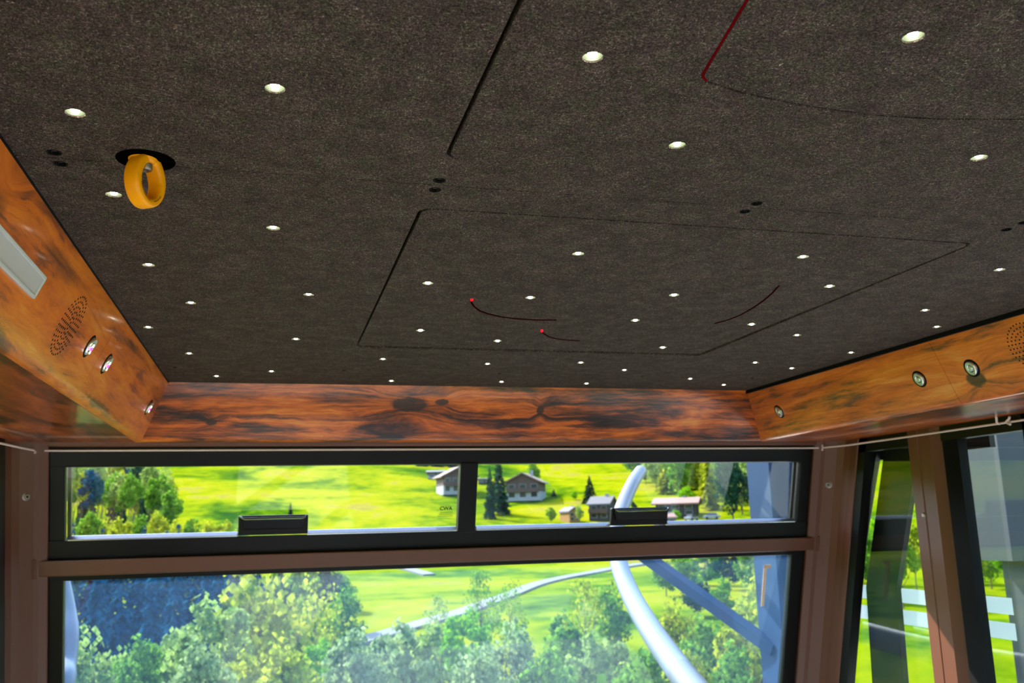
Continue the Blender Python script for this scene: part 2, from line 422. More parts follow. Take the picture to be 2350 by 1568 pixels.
# eye hole straddles the seam: the rear panel carries it
fp = plate('felt_panel', [(-.335, YB), (1.655, YB), (1.655, 1.1375), (-.335, 1.1375)],
      [rrect(HB[0]-gap, HB[1]+gap, HB[2]-gap, HB[3]+gap, .022)]+holes_for(lambda p: p[1] < 1.139 and not inB(p)), CEIL, ZT, M['felt'], ceiling)
hatch = plate('ceiling_hatch', rrect(HA[0]+gap, HA[1]-gap, HA[2]+gap, HA[3]-gap, .018), holes_for(inA), CEIL+.0035, ZT, M['felt'])
for v in hatch.data.vertices: v.co.z += .0045*(v.co.y-HA[2])/(HA[3]-HA[2])-.0035
tag(hatch, 'square charcoal felt ceiling hatch with short red curved lines and many lights', 'hatch')
Cin = lambda p: inside(p, CP)
hatch2 = plate('ceiling_hatch', rrect(HB[0]+gap, HB[1]-gap, HB[2]+gap, HB[3]+gap-.0003, .020), [inset(CP, -.0018)]+holes_for(lambda p: inB(p) and not Cin(p)), CEIL, ZT, M['felt'])
tag(hatch2, 'charcoal felt ceiling hatch holding a curved panel outlined in red', 'hatch')
plate('inner_panel', inset(CP, .0018), holes_for(lambda p: inB(p) and Cin(p)), CEIL, ZT, M['felt'], hatch2)
MB().tube([(x, y, CEIL+.0005) for x, y in CP[:6]], .0011, 6).build('red_light_outline', M['redline'], hatch2)
MB().tube([(x, y, CEIL+.0035) for x, y in CP[5:]], .0012, 6).build('dark_red_outline', M['redslit'], hatch2)
def slit(pts, r, tip):
    e = MB().tube([(x, y, CEIL+.0045*(y-HA[2])/(HA[3]-HA[2])-.0004) for x, y in pts], r, 6).build('red_light_slit', M['redslit'], hatch)
    if tip:
        x, y = pts[0]; dx, dy = pts[1][0]-x, pts[1][1]-y; l = math.hypot(dx, dy); dx, dy = dx/l*.013, dy/l*.013
        MB().tube([(x, y, CEIL+.0025), (x+dx, y+dy, CEIL+.0025)], r*1.25, 8).build('red_light_end', M['redtip'], hatch)
slit([(.382, 1.746), (.388, 1.778), (.402, 1.812), (.420, 1.845), (.444, 1.870), (.476, 1.893), (.514, 1.908), (.565, 1.914), (.612, 1.908)], .0021, True)
slit([(.610, 2.017), (.616, 2.038), (.629, 2.062), (.648, 2.090), (.673, 2.112), (.705, 2.126), (.742, 2.131)], .0018, True)
slit([(.958, 1.544), (.976, 1.600), (.991, 1.657), (1.004, 1.730), (1.011, 1.796), (1.006, 1.85), (.994, 1.889)], .0017, False)

# black seals between felt and timber
for x0, x1, z0 in ((-.325, -.3085, CEIL-.0025), (1.622, 1.645, CEIL-.011)):
    MB().box(x0, x1, YB, 2.93, z0, CEIL+.012).build('edge_seal', M['rubber'], ceiling)

# ---- timber decor fascia beams (lean outwards below, rounded lower edge, glossy underside)
ZB = 1.978
def fascia_profile(top, sgn, outer, zt, zb, dx=.077, r=.018):
    """(a, z) profile: a is the axis across the beam, outward = sgn"""
    bx, d = top+sgn*dx, math.hypot(dx, zt-zb)
    ux, uz = sgn*dx/d, -(zt-zb)/d
    pts = [(top, zt)]
    s0 = r*.8
    p0 = (bx-ux*s0, zb-uz*s0); p2 = (bx+sgn*s0, zb)
    for k in range(7):
        t = k/6; pts.append(((1-t)**2*p0[0]+2*t*(1-t)*bx+t*t*p2[0], (1-t)**2*p0[1]+2*t*(1-t)*zb+t*t*p2[1]))
    pts += [(outer, zb), (outer, CEIL+.02), (top, CEIL+.02)]
    return pts
def side_beam(name, label, top, sgn, outer, zt, cuts, m):
    root = tag(empty(name, (top, 1.2, ZB)), label, 'beam', kind='structure')
    pr = fascia_profile(top, sgn, outer, zt, ZB-.0015)
    o = MB().box(min(top+sgn*.094, outer), max(top+sgn*.094, outer), YB, 2.963, ZB-.0025, ZB-.0012).build('shaded_underside', M['wood_shaded']); relink(o, root)
    for y0, y1 in zip(cuts, cuts[1:]):
        o = MB().prism([(a, y0+.0008, z) for a, z in pr], [(a, y1-.0008, z) for a, z in pr]).build('fascia_panel', m, None, True); relink(o, root)
    return root
side_beam('trim_1', 'orange timber fascia beam with long lamp beside the yellow ring', -.31, -1, XL, CEIL-.001, [YB, .3, 1.988, 2.965], M['wood_left'])
side_beam('trim_2', 'orange timber fascia beam with knot above the door windows', 1.63, 1, XR, CEIL-.010, [YB, .3, 1.950, 2.835, 2.965], M['wood_right'])
fr = tag(empty('trim_3', (CX, 2.95, ZB)), 'red-brown timber fascia beam with dark knots across the front wall', 'beam', kind='structure')
pr = fascia_profile(2.885, 1, 3.06, CEIL, ZB, .07, .014)
o = MB().prism([(XL, a, z) for a, z in pr], [(XR, a, z) for a, z in pr]).build('fascia_panel', M['wood_front'], None, True); relink(o, fr)

# plane helpers on the fascia faces
LD = Vector((-.077, 0, -(CEIL-.001-ZB+.0015))).normalized(); RD = Vector((.077, 0, -(CEIL-.010-ZB+.0015))).normalized()
LN = Vector((-LD.z, 0, LD.x)); RN = Vector((RD.z, 0, -RD.x))
LO = Vector((-.31, 0, CEIL-.001)); RO = Vector((1.63, 0, CEIL-.010))
def on_left(px, py): return Vector(hit(px, py, LO, LN))
def on_right(px, py): return Vector(hit(px, py, RO, RN))
def frame_for(p, n, up=(0, 1, 0)):
    n = Vector(n).normalized(); x = Vector(up); x = (x-n*x.dot(n)).normalized(); y = n.cross(x)
    return Matrix(((x.x, y.x, n.x, p.x), (x.y, y.y, n.y, p.y), (x.z, y.z, n.z, p.z), (0, 0, 0, 1)))

# ================================================================== FRONT WALL
wf = MB()
wf.box(XL, XR, 0, .05, .0, .86, FW)
wall_front = wf.build('wall_front', M['brown']); tag(wall_front, 'brown lower wall panel under the front window', 'wall', kind='structure')
hd = MB().box(XL+.05, XR-.05, -.03, .022, 1.966, 1.990, FW).build('trim_4', M['brown'], bevel=.004)
tag(hd, 'thin brown steel rail between the front timber beam and sliding window', 'rail', kind='structure')

def front_frame(root, bars, m=None):
    for (u0, u1, z0, z1, n0, n1) in bars:
        o = MB().box(u0, u1, n0, n1, z0, z1, FW).build('window_frame', m or M['black'], None, bevel=.003); relink(o, root)
w1 = tag(empty('window_1', FW(CX, 0, 1.7)), 'wide black-framed sliding window with two panes and pull handles', 'window', kind='structure')
front_frame(w1, [(-.66, 1.965, 1.908, 1.967, -.03, .006), (-.66, 1.965, 1.612, 1.688, -.03, .010), (.616, .677, 1.680, 1.912, -.03, .012),
                 (-.655, -.610, 1.680, 1.912, -.03, .006), (1.915, 1.962, 1.680, 1.912, -.03, .006)])
for u0, u1 in ((-.612, .618), (.675, 1.917)):
    o = MB().box(u0, u1, -.012, -.008, 1.688, 1.912, FW).build('pane', M['glass_up']); relink(o, w1)
for u0, u1 in ((-.606, -.596), (1.897, 1.908)):
    o = MB().box(u0, u1, -.026, -.014, 1.690, 1.910, FW).build('sash_edge', M['black']); relink(o, w1)
for u0, u1 in ((-.600, -.102), (.115, .612), (.680, 1.166), (1.387, 1.905)):
    o = MB().prism([FW(u0, n, z) for n, z in ((-.006, 1.686), (-.006, 1.7015), (-.002, 1.7020), (.013, 1.6900), (.013, 1.686))], [FW(u1, n, z) for n, z in ((-.006, 1.686), (-.006, 1.7015), (-.002, 1.7020), (.013, 1.6900), (.013, 1.686))]).build('sill_track', M['alu'], bevel=.001); relink(o, w1)
for u0, u1, zt in ((-.100, .118, 1.752), (1.168, 1.386, 1.752)):      # black cup handles
    h = MB()
    h.box(u0, u1, -.004, .012, 1.690, zt, FW)
    hp = h.build('handle', M['black'], bevel=.004); relink(hp, w1)
    a = [FW(u0+.012, .010, zt-.010), FW(u1-.012, .010, zt-.010), FW(u1-.022, .010, zt-.045), FW(u0+.022, .010, zt-.045)]
    b = [FW(u0+.004, .034, zt-.006), FW(u1-.004, .034, zt-.006), FW(u1-.016, .020, zt-.045), FW(u0+.016, .020, zt-.045)]
    lip_highlight = [FW(u0+.006, .026, zt-.003), FW(u0+.011, .031, zt-.009), FW(u0+.020, .034, zt-.0125), FW(u1-.020, .034, zt-.0125), FW(u1-.011, .031, zt-.009), FW(u1-.006, .026, zt-.003)]
    l_ = MB().tube(lip_highlight, .0026, 8).build('lip_highlight', M['lipglint'], None, True); relink(l_, w1)  # pale metal bead drawing the sky highlight on the black handle edge
    g = MB().hexa([a[3], a[2], b[2], b[3], a[0], a[1], b[1], b[0]]).build('grip', M['black'], None, bevel=.003); relink(g, w1)
# printed maker's mark on the left pane
def text(body, size, u, z, m, parent):
    cu = bpy.data.curves.new('lettering', 'FONT'); cu.body = body; cu.size = size; cu.align_x = 'CENTER'; cu.extrude = .0002; cu.offset = .0006
    o = bpy.data.objects.new('lettering', cu); COL.objects.link(o); cu.materials.append(m)
    t = math.atan(.30); o.rotation_euler = (math.pi/2+t, 0, 0); o.location = FW(u, -.0060, z); relink(o, parent); return o
text('CWA', .0175, .575, 1.757, M['black'], w1)
for k in range(3):
    o = MB().box(.555-.004*k, .600, -.0075, -.0068, 1.748-.006*k, 1.7495-.006*k, FW).build('lettering', M['darksteel']); relink(o, w1)

rail = tag(empty('trim_5', FW(CX, 0, 1.60)), 'brown steel crossbar between upper sliding window and large lower pane', 'crossbar', kind='structure')
o = MB().box(-.690, 2.012, -.03, .030, 1.581, 1.629, FW).build('crossbar', M['brown'], bevel=.004); relink(o, rail)
for u0, u1 in ((-.699, -.681), (1.990, 2.008)):
    o = MB().box(u0, u1, .0, .038, 1.576, 1.634, FW).build('end_plate', M['brown'], bevel=.003); relink(o, rail)

w2 = tag(empty('window_2', FW(CX, 0, .9)), 'large dusty front windscreen pane with black border', 'window', kind='structure')
front_frame(w2, [(-.685, 1.985, 1.566, 1.583, -.03, .004), (-.69, -.612, .86, 1.57, -.03, .004), (1.906, 1.99, .86, 1.57, -.03, .004), (-.69, 1.99, .84, .90, -.03, .004)])
o = MB().box(-.615, 1.910, -.014, -.010, .88, 1.575, FW).build('pane', M['glass_low']); relink(o, w2)
tape = MB()
tape.box(1.800, 1.812, -.0095, -.0085, 1.378, 1.530, FW); tape.box(1.800, 1.829, -.0095, -.0085, 1.518, 1.531, FW)
o = tape.build('tape_strip', M['tape']); relink(o, w2)

# corner posts following the lean
def corner_post(name, label, sx):
    prof = [(-.66, -.03), (-.652, .018), (-.676, .030), (-.690, .034), (-.722, .062), (-.738, .085), (-.742, .115), (-.742, .155), (-.80, .155), (-.80, -.06)]
    def P(u, n, z):
        x, y, zz = FW(u, n, z); return (x if sx < 0 else 2*CX+.005-x, y, zz)
    root = tag(empty(name, P(-.7, .05, .1)), label, 'post', kind='structure')
    o = MB().prism([P(u, n, .0) for u, n in prof], [P(u, n, 1.982) for u, n in prof]).build('post_body', M['brown'], None, bevel=.004); relink(o, root)
    T = Vector(P(-.706, .048, 1.82)); nn = Vector((.65 if sx < 0 else -.65, -.72, -.2))
    s = MB().lathe([(0, .004), (.007, .004), (.0105, .0005), (.013, .0), (.013, -.004)], 18, frame_for(T, nn)).build('screw', M['boltsteel'], None, True); relink(s, root)
    c = MB().lathe([(0, .0046), (.004, .0046), (.004, .003)], 6, frame_for(T, nn)).build('screw_socket', M['rubber']); relink(c, root)
corner_post('trim_6', 'brown corner post with screw at the lamp side of the front window', -1)
corner_post('trim_7', 'brown corner post with screw between front window and door windows', 1)

# ================================================================== SIDE AND REAR WALLS
def side_wall(sx, label):
    X = XL if sx < 0 else XR
    def B(x0, x1, y0, y1, z0, z1):      # x measured inwards from the wall plane
        a, b = (X+x0, X+x1) if sx < 0 else (X-x1, X-x0); return MB().box(a, b, y0, y1, z0, z1)
    wl = B(-.05, .0, YB, 3.36, 0, .80).build('wall_left' if sx < 0 else 'wall_right', M['brown']); tag(wl, label, 'wall', kind='structure')
    return B, X
BL_, _ = side_wall(-1, 'brown lower side wall of the cabin opposite the door windows')
BR_, _ = side_wall(1, 'brown lower wall panel below the door windows')
wr = MB().box(XL, XR, YB-.05, YB, 0, .85).build('wall_rear', M['brown']); tag(wr, 'brown lower rear wall of the cabin', 'wall', kind='structure')

def lean_quad_box(x0, x1, n_front, y_back, z0, z1):
    """box on a side wall whose front edge follows the leaning front wall"""
    f0, f1 = fwy(z0)-n_front, fwy(z1)-n_front
    return MB().hexa([(x0, y_back, z0), (x1, y_back, z0), (x1, f0, z0), (x0, f0, z0), (x0, y_back, z1), (x1, y_back, z1), (x1, f1, z1), (x0, f1, z1)])
def lean_strip(x0, x1, n0, n1, z0, z1):
    return MB().hexa([(x0, fwy(z0)-n1, z0), (x1, fwy(z0)-n1, z0), (x1, fwy(z0)-n0, z0), (x0, fwy(z0)-n0, z0),
                      (x0, fwy(z1)-n1, z1), (x1, fwy(z1)-n1, z1), (x1, fwy(z1)-n0, z1), (x0, fwy(z1)-n0, z1)])
# right wall: quarter pane, door post, door panes
xg = XR+.012
w3 = tag(empty('window_3', (XR, 2.8, .8)), 'narrow slanted quarter window between corner post and door post', 'window', kind='structure')
for o in (lean_strip(XR-.008, XR+.03, .150, .196, .8, 1.978).build('window_frame', M['black']),
          MB().box(XR-.008, XR+.03, 2.59, 2.90, 1.928, 1.978).build('window_frame', M['black']),
          lean_quad_box(xg, xg+.004, .190, 2.592, .80, 1.935).build('pane', M['glass_side'])): relink(o, w3)
post = tag(empty('trim_8', (XR, 2.5, 0)), 'brown door post partly lit by the sun', 'post', kind='structure')
pp = [(XR-.012, 2.604), (XR-.012, 2.558), (XR-.0095, 2.556), (XR-.0095, 2.553), (XR-.012, 2.551), (XR-.012, 2.497), (XR+.02, 2.450), (XR+.05, 2.450), (XR+.05, 2.604)]
o = MB().prism([(x, y, 0) for x, y in pp], [(x, y, 1.979) for x, y in pp]).build('post_body', M['brown'], None, bevel=.002); relink(o, post)
T = Vector((XR-.0125, 2.566, 1.70))
o = MB().lathe([(0, .003), (.006, .003), (.0095, 0), (.0095, -.003)], 16, frame_for(T, (-1, 0, 0))).build('screw', M['boltsteel'], None, True); relink(o, post)
w4 = tag(empty('window_4', (XR, 2.25, .8)), 'tall door window with black rubber edge beside the door post', 'window', kind='structure')
for o in (MB().box(XR-.004, XR+.03, 2.385, 2.452, .8, 1.978).build('window_frame', M['rubber']),
          MB().box(XR-.008, XR+.03, 2.10, 2.452, 1.930, 1.978).build('window_frame', M['black']),
          MB().box(XR-.008, XR+.03, 2.06, 2.122, .8, 1.978).build('window_frame', M['black']),
          MB().box(xg, xg+.004, 2.10, 2.40, .80, 1.935).build('pane', M['glass_side'])): relink(o, w4)
w5 = tag(empty('window_5', (XR, 1, .8)), 'door and side windows further along the door wall', 'window', kind='structure')
for y0, y1 in ((1.96, 2.07), (1.02, 1.12), (-.04, .06), (-.62, -.56)):
    o = MB().box(XR-.012, XR+.04, y0, y1, .8, 1.978).build('window_post', M['brown']); relink(o, w5)
for y0, y1 in ((1.10, 1.98), (.04, 1.04), (-.58, -.02)):
    o = MB().box(xg, xg+.004, y0, y1, .8, 1.978).build('pane', M['glass_side']); relink(o, w5)
# left wall glazing
w6 = tag(empty('window_6', (XL, 1, .8)), 'side windows on the lamp side of the cabin', 'window', kind='structure')
o = lean_strip(XL-.03, XL+.012, .150, .215, .8, 1.978).build('window_frame', M['black']); relink(o, w6)
for y0, y1 in ((2.02, 2.12), (1.02, 1.12), (.0, .1), (-.62, -.56)):
    o = MB().box(XL-.04, XL+.012, y0, y1, .8, 1.978).build('window_post', M['brown']); relink(o, w6)
o = lean_quad_box(XL-.016, XL-.012, .19, 2.10, .80, 1.978).build('pane', M['glass_up']); relink(o, w6)
for y0, y1 in ((1.10, 2.04), (.08, 1.04), (-.58, .02)):
    o = MB().box(XL-.016, XL-.012, y0, y1, .8, 1.978).build('pane', M['glass_up']); relink(o, w6)
w7 = tag(empty('window_7', (CX, YB, .85)), 'rear windows of the cabin', 'window', kind='structure')
for x0, x1 in ((XL, XL+.09), (CX-.03, CX+.03), (XR-.09, XR)):
    o = MB().box(x0, x1, YB-.04, YB+.01, .85, 2.17).build('window_post', M['brown']); relink(o, w7)
for x0, x1 in ((XL+.08, CX-.02), (CX+.02, XR-.08)):
    o = MB().box(x0, x1, YB-.02, YB-.016, .85, 2.17).build('pane', M['glass_up']); relink(o, w7)

# outer sliding door leaf in front of the quarter window, outside
leaf = tag(empty('sliding_door_leaf', (2.13, 2.7, 0)), 'sliding glass door leaf outside with dark bent stile and two white bands', 'door')
def stile(pts0, pts1, x0, x1, name):
    m_ = MB()
    for k in range(len(pts0)-1):
        (ya, za), (yb, zb) = pts0[k], pts0[k+1]; (yc, zc), (yd, zd) = pts1[k], pts1[k+1]
        m_.hexa([(x0, yd, zd), (x1, yd, zd), (x1, yb, zb), (x0, yb, zb), (x0, yc, zc), (x1, yc, zc), (x1, ya, za), (x0, ya, za)])
    o = m_.build(name, M['black'], None); relink(o, leaf)
stile([(2.800, 1.96), (2.995, 1.447), (3.015, 1.10), (3.02, .2)], [(2.62, 1.96), (2.826, 1.447), (2.838, 1.10), (2.84, .2)], 2.110, 2.130, 'stile')
stile([(3.00, 1.96), (3.14, 1.447), (3.26, 1.10), (3.30, .2)], [(2.840, 1.96), (3.062, 1.447), (3.175, 1.10), (3.18, .2)], 2.110, 2.130, 'stile')
o = MB().box(2.138, 2.142, 2.335, 3.05, .2, 1.90).build('door_glass', M['glass_side']); relink(o, leaf)
for z0, z1 in ((1.403, 1.452), (1.330, 1.379)):
    o = MB().poly([(2.137, 2.335, z0), (2.137, 3.12, z0), (2.137, 3.12, z1), (2.137, 2.335, z1)]).build('white_band', M['stripe']); relink(o, leaf)
for z0, z1 in ((1.90, 1.97), (.1, .2)):
    o = MB().box(2.130, 2.150, 2.335, 3.16, z0, z1).build('rail', M['black']); relink(o, leaf)

# ================================================================== FITTINGS ON THE BEAMS
# spot lights
SP = [('L', 205, 795), ('L', 244, 835), ('L', 341, 935), ('R', 2230, 845), ('R', 2110, 870), ('R', 1788, 945)]
LAB = {('L', 0): 'chrome spotlight with pink reflection beside the round speaker holes', ('L', 1): 'chrome spotlight with pink reflection past the panel seam from the speaker holes',
       ('L', 2): 'small chrome spotlight at the far end of the lamp-bearing beam', ('R', 0): 'chrome ring spotlight above the dark knot in the beam',
       ('R', 1): 'greenish chrome ring spotlight between panel seam and beam end', ('R', 2): 'small chrome spotlight at the end of the beam above the corner post'}
cnt = {'L': 0, 'R': 0}
for side, px, py in SP:
    p = on_left(px, py) if side == 'L' else on_right(px, py); n = LN if side == 'L' else RN
    k = cnt[side]; cnt[side] += 1
    rt = tag(empty('spotlight', p), LAB[(side, k)], 'spotlight', 'chrome spotlights in the beams')
    tilt = Matrix.Rotation(math.radians(-14 if side == 'L' else 14), 4, 'Y')
    F = frame_for(p, n)
    def add(nm, prof, m, seg=24, T=F):
        o = MB().lathe(prof, seg, T).build(nm, m, None, True); return relink(o, rt)
    add('recess', [(.0240, .0003), (.0225, .0010), (.0200, .0010), (.0195, .0004), (0, .0004)], M['rubber'])
    Fi = F @ Matrix.Translation((0, 0, .001)) @ Matrix.Rotation(math.radians(9), 4, 'Y' if side == 'R' else 'X')
    add('bezel', [(.0185, -.004), (.0185, .0025), (.0172, .0038), (.0105, .0034), (.0095, .0022)], M['chrome'], T=Fi)
    add('ring_groove', [(.0096, .0023), (.0078, .0023)], M['rubber'], T=Fi)
    add('lens', [(.0078, .0022), (.0068, .0042), (.004, .0050), (0, .0052)], M['chrome'], T=Fi)
    if side == 'L':
        for j, (mm, dx) in enumerate(((M['whiteglint'], -.0035), (M['pinkglint'], .0035), (M['whiteglint'], .0105))):  # glowing beads draw the reflections in the chrome lens
            b = F @ Vector((.0, -dx, .0062))
            o = MB().lathe([(0, .0016), (.003, .0010), (.0036, 0), (0, -.001)], 12, frame_for(b, n)).build('reflection_bead', mm, None, True); relink(o, rt)
# speaker grilles
def speaker(p, n, label):
    rt = tag(empty('speaker_grille', p), label, 'speaker', 'speaker holes in the beams')
    F = frame_for(p, n); mb = MB()
    for r, c in ((.0555, 34), (.0455, 28), (.0355, 22), (.0255, 16), (.0155, 10), (.006, 4)):
        for k in range(c):
            th = 2*math.pi*k/c; q = F @ Vector((r*math.cos(th), r*math.sin(th), .0004))
            mb.lathe([(.0021, -.001), (.0021, 0), (0, 0)], 8, Matrix.Translation(q) @ F.to_3x3().to_4x4())
    o = mb.build('perforation', M['rubber']); relink(o, rt); o['kind'] = 'stuff'
    return rt
speaker(LO+Vector((0, 1.690, 0))+LD*.097, LN, 'round pattern of speaker holes next to the long frosted lamp')
speaker(RO+Vector((0, 1.665, 0))+RD*.074, RN, 'round pattern of speaker holes near the dark knot in the beam')
# long frosted lamp
lamp = tag(empty('strip_lamp', (-.347, 1.1, 2.07)), 'long white-framed frosted lamp set in the orange beam', 'lamp')
def LP(s, t, h): return tuple(LO+Vector((0, s, 0))+LD*t+LN*h)
y0, y1, t0, t1 = .62, 1.449, .071, .109
for a, b, c, d in ((y0, y1, t0, t0+.006), (y0, y1, t1-.006, t1), (y1-.006, y1, t0, t1), (y0, y0+.006, t0, t1)):
    o = MB().box(a, b, c, d, -.003, .006, LP).build('lamp_frame', M['frame_white'], None, bevel=.0015); relink(o, lamp)
o = MB().box(y0+.005, y1-.005, t0+.005, t1-.005, -.003, .0022, LP).build('diffuser', M['diffuser'], None); relink(o, lamp)

# cable along the walls
cz = 1.956
cpts = [(-.735, .9, cz), (-.733, 2.0, cz), (-.728, 2.75, cz), (-.705, 2.93, cz), (-.688, 3.005, cz-.001), (-.60, 3.013, cz-.001), (.65, 3.013, cz), (1.90, 3.010, cz), (1.982, 3.004, cz), (2.02, 2.90, cz), (2.036, 2.6, cz), (2.044, 2.2, cz), (2.044, 2.13, cz), (2.046, 1.2, cz)]
cab = tag(empty('cable', (CX, 3.0, cz)), 'thin pale cable running along the top of the windows', 'cable')
o = MB().tube(cpts, .0032, 8).build('cable_run', M['cable'], None, True); relink(o, cab)
for nm, pts in (('clip', [(-.686, 3.003, cz+.022), (-.687, 3.000, cz), (-.687, 2.996, cz-.010)]), ('clip', [(1.984, 2.998, cz+.022), (1.984, 2.996, cz), (1.980, 2.994, cz-.010)]),
                ('hook', [(2.034, 2.20, cz+.024), (2.032, 2.19, cz+.020), (2.036, 2.195, cz+.004), (2.042, 2.19, cz-.003)]), ('clip', [(2.040, 2.165, cz+.001), (2.038, 2.150, cz+.008), (2.036, 2.145, cz+.014)]), ('clip', [(2.040, 2.165, cz), (2.038, 2.148, cz-.008)])):
    o = MB().tube(pts, .0035, 8).build(nm, M['cable'], None, True); relink(o, cab)

# ================================================================== CEILING FITTINGS
# downlights
def make_led():
    rt = empty('downlight'); tag(rt, 'small round downlight recessed in the charcoal felt ceiling', 'downlight', 'starry downlights in the ceiling')
    c = MB().lathe([(.0104, .0012), (.0098, .0016), (.0094, .0030), (.0070, .0062), (.0, .0064)], 20).build('reflector', M['ledcup'], rt, True)
    l = MB().lathe([(.0047, .0060), (.0047, .0020), (.0040, .0007), (.0024, .0001), (0, .0)], 16).build('lens', M['ledlens'], rt, True)
    return rt
led0 = make_led()
FIXED = len(LED_PX)
HL = {0: 'downlight in the felt by the bolt pair beside the yellow ring', 1: 'downlight in the felt left alone between yellow ring and red-cornered hatch', 2: 'large-looking downlight in the hatch next to its long straight open gap',
      3: 'downlight inside the curved panel outlined in red', 4: 'downlight right beside the yellow lifting ring', 5: 'downlight in the hatch just outside the red corner of the curved panel', 6: 'downlight in the hatch beyond the dark end of the curved red outline',
      7: 'downlight in the felt between yellow ring and the square hatch', 8: 'downlight in the felt opposite the end of the frosted lamp', 9: 'downlight in the felt opposite the speaker holes with the pink spotlights',
      10: 'downlight hard against the orange beam by the pink spotlights', 11: 'downlight in the felt halfway along the wide gap of the square hatch', 12: 'downlight in the square hatch close to its wide side gap', 13: 'downlight in the square hatch inside the bend of the longer red line',
      14: 'downlight in the square hatch near the middle of its bolt-side edge', 15: 'downlight in the square hatch between longer red line and faint red arc', 16: 'downlight in the square hatch near its door-side corner by the bolts', 17: 'downlight in the square hatch just outside the start of the faint arc',
      18: 'downlight in the felt nearest the bolt pair beside the door-side beam', 19: 'downlight in the square hatch past the dark end of the longer red line', 20: 'downlight in the square hatch outside the tail of the faint arc', 21: 'downlight in the felt just outside the door-side edge of the square hatch',
      22: 'downlight in the felt between square hatch and beam with the ring spotlights', 23: 'downlight beside the black seal above the seam of the knotted beam', 24: 'downlight beside the black seal above the greenish ring spotlight', 25: 'downlight in the felt near the far spotlight of the lamp-bearing beam',
      26: 'downlight in the felt beside the far corner of the wide hatch gap', 27: 'downlight in the square hatch near its corner beside the wide gap', 28: 'downlight in the square hatch beside the lit end of the shorter red line', 29: 'downlight in the square hatch near its far door-side corner',
      30: 'downlight in the front felt strip just past the hatch corner with wide gap', 31: 'downlight in the front felt strip above the large dark knot', 32: 'downlight in the front felt strip past the shorter red line', 33: 'downlight in the front felt strip beyond the far door-side hatch corner',
      34: 'downlight in the corner between front beam and lamp-bearing beam', 35: 'downlight near the front beam above its small dark knot', 36: 'downlight touching the front beam above its large dark oval knot', 37: 'downlight touching the front beam between large knot and square knot',
      38: 'downlight touching the front beam past its square knot', 39: 'downlight near the front beam towards the knotted door-side beam', 40: 'downlight in the corner between front beam and knotted door-side beam', 41: 'downlight in the felt strip outside the far door-side hatch corner', 42: 'downlight by the black seal above the end spotlight over the corner post'}
for i, (x, y) in enumerate(LEDS):
    o = led0 if i == 0 else copy_tree(led0)
    o.location = (x, y, CEIL)
    o['label'] = HL.get(i, 'small round downlight in the felt overhead behind the yellow ring')
# socket bolts in pairs, and small screws at the far edge
def make_bolt():
    rt = empty('socket_bolt'); tag(rt, 'x', 'bolt', 'socket bolts along the ceiling seam')
    MB().lathe([(.0071, .012), (.0071, -.0004), (.0086, -.0006), (.0088, .0)], 20).build('washer', M['rubber'], rt, True)
    MB().lathe([(.0058, .012), (.0058, .0045), (.0048, .0034), (.0030, .0034)], 20).build('bolt_head', M['boltsteel'], rt, True)
    MB().lathe([(.0030, .0034), (.0030, .0065), (0, .0065)], 6).build('hex_socket', M['rubber'], rt)
    return rt
b0 = make_bolt()
BL = ['socket bolt between yellow ring and timber beam', 'socket bolt by the gap-side hatch corners', 'socket bolt midway along the hatch edges', 'socket bolt by the door-side hatch corners']
for i, (x, y) in enumerate(BOLTS):
    o = b0 if i == 0 else copy_tree(b0)
    o.location = (x, y, CEIL); o['label'] = BL[i//2]+(', red-outlined hatch side of seam' if i % 2 == 0 else ', square hatch side of seam')
s0 = None
for i, (x, y) in enumerate(SCREWS):
    if s0 is None:
        s0 = MB().lathe([(.0055, .004), (.0055, -.0003), (.004, -.0016), (0, -.002)], 12).build('screw', M['rubber'], None, True); o = s0
        tag(o, 'tiny black screw in the felt near the front timber beam', 'screw', 'black screws near the front beam')
    else:
        o = s0.copy(); COL.objects.link(o)
    o.location = (x, y, CEIL)
# yellow lifting ring in a dark round opening
eye = tag(empty('lifting_ring', (EYE[0], EYE[1], CEIL)), 'yellow steel lifting ring hanging from a dark round opening', 'lifting ring')
o = MB().lathe([(.0345, -.0004), (.0330, -.0009), (.0315, -.0009), (.0312, -.0004), (0, -.0004)], 32, Matrix.Translation((EYE[0], EYE[1], CEIL))).build('opening', M['backing'], None, True); relink(o, eye)
phi = math.radians(57); en = Vector((math.sin(phi), -math.cos(phi), 0)); eh = Vector((math.cos(phi), math.sin(phi), 0))
ring = MB(); NS, NC = 48, 20; rings = []
ctr = Vector((EYE[0]+.001, EYE[1]-.002, CEIL-.0275))
for k in range(NS):
    th = 2*math.pi*k/NS
    c, s = math.cos(th), math.sin(th)
    a, b = .0212, .0290
    if s > 0: a *= 1-.10*s
    rad = (eh*(a*c)+Vector((0, 0, 1))*(b*s)); tdir = Vector(rad).normalized()
    hw, hr = .0108, .0056+.0016*max(0, s)
    i = len(ring.v)
    for j in range(NC):
        t = 2*math.pi*j/NC; ct, st = math.cos(t), math.sin(t); e = .55
        q = ctr+rad+tdir*(hr*math.copysign(abs(ct)**e, ct))+en*(hw*math.copysign(abs(st)**e, st))
        ring.v.append(tuple(q))
    rings.append(i)
for k in range(NS):
    for j in range(NC):
        ring.f.append((rings[k]+j, rings[k]+(j+1) % NC, rings[(k+1) % NS]+(j+1) % NC, rings[(k+1) % NS]+j))
o = ring.build('ring', M['yellow'], None, True); relink(o, eye)
o = MB().lathe([(.017, .010), (.017, -.001), (.014, -.006), (0, -.006)], 24, Matrix.Translation((EYE[0]-.003, EYE[1]-.002, CEIL))).build('collar', M['yellow'], None, True); relink(o, eye)
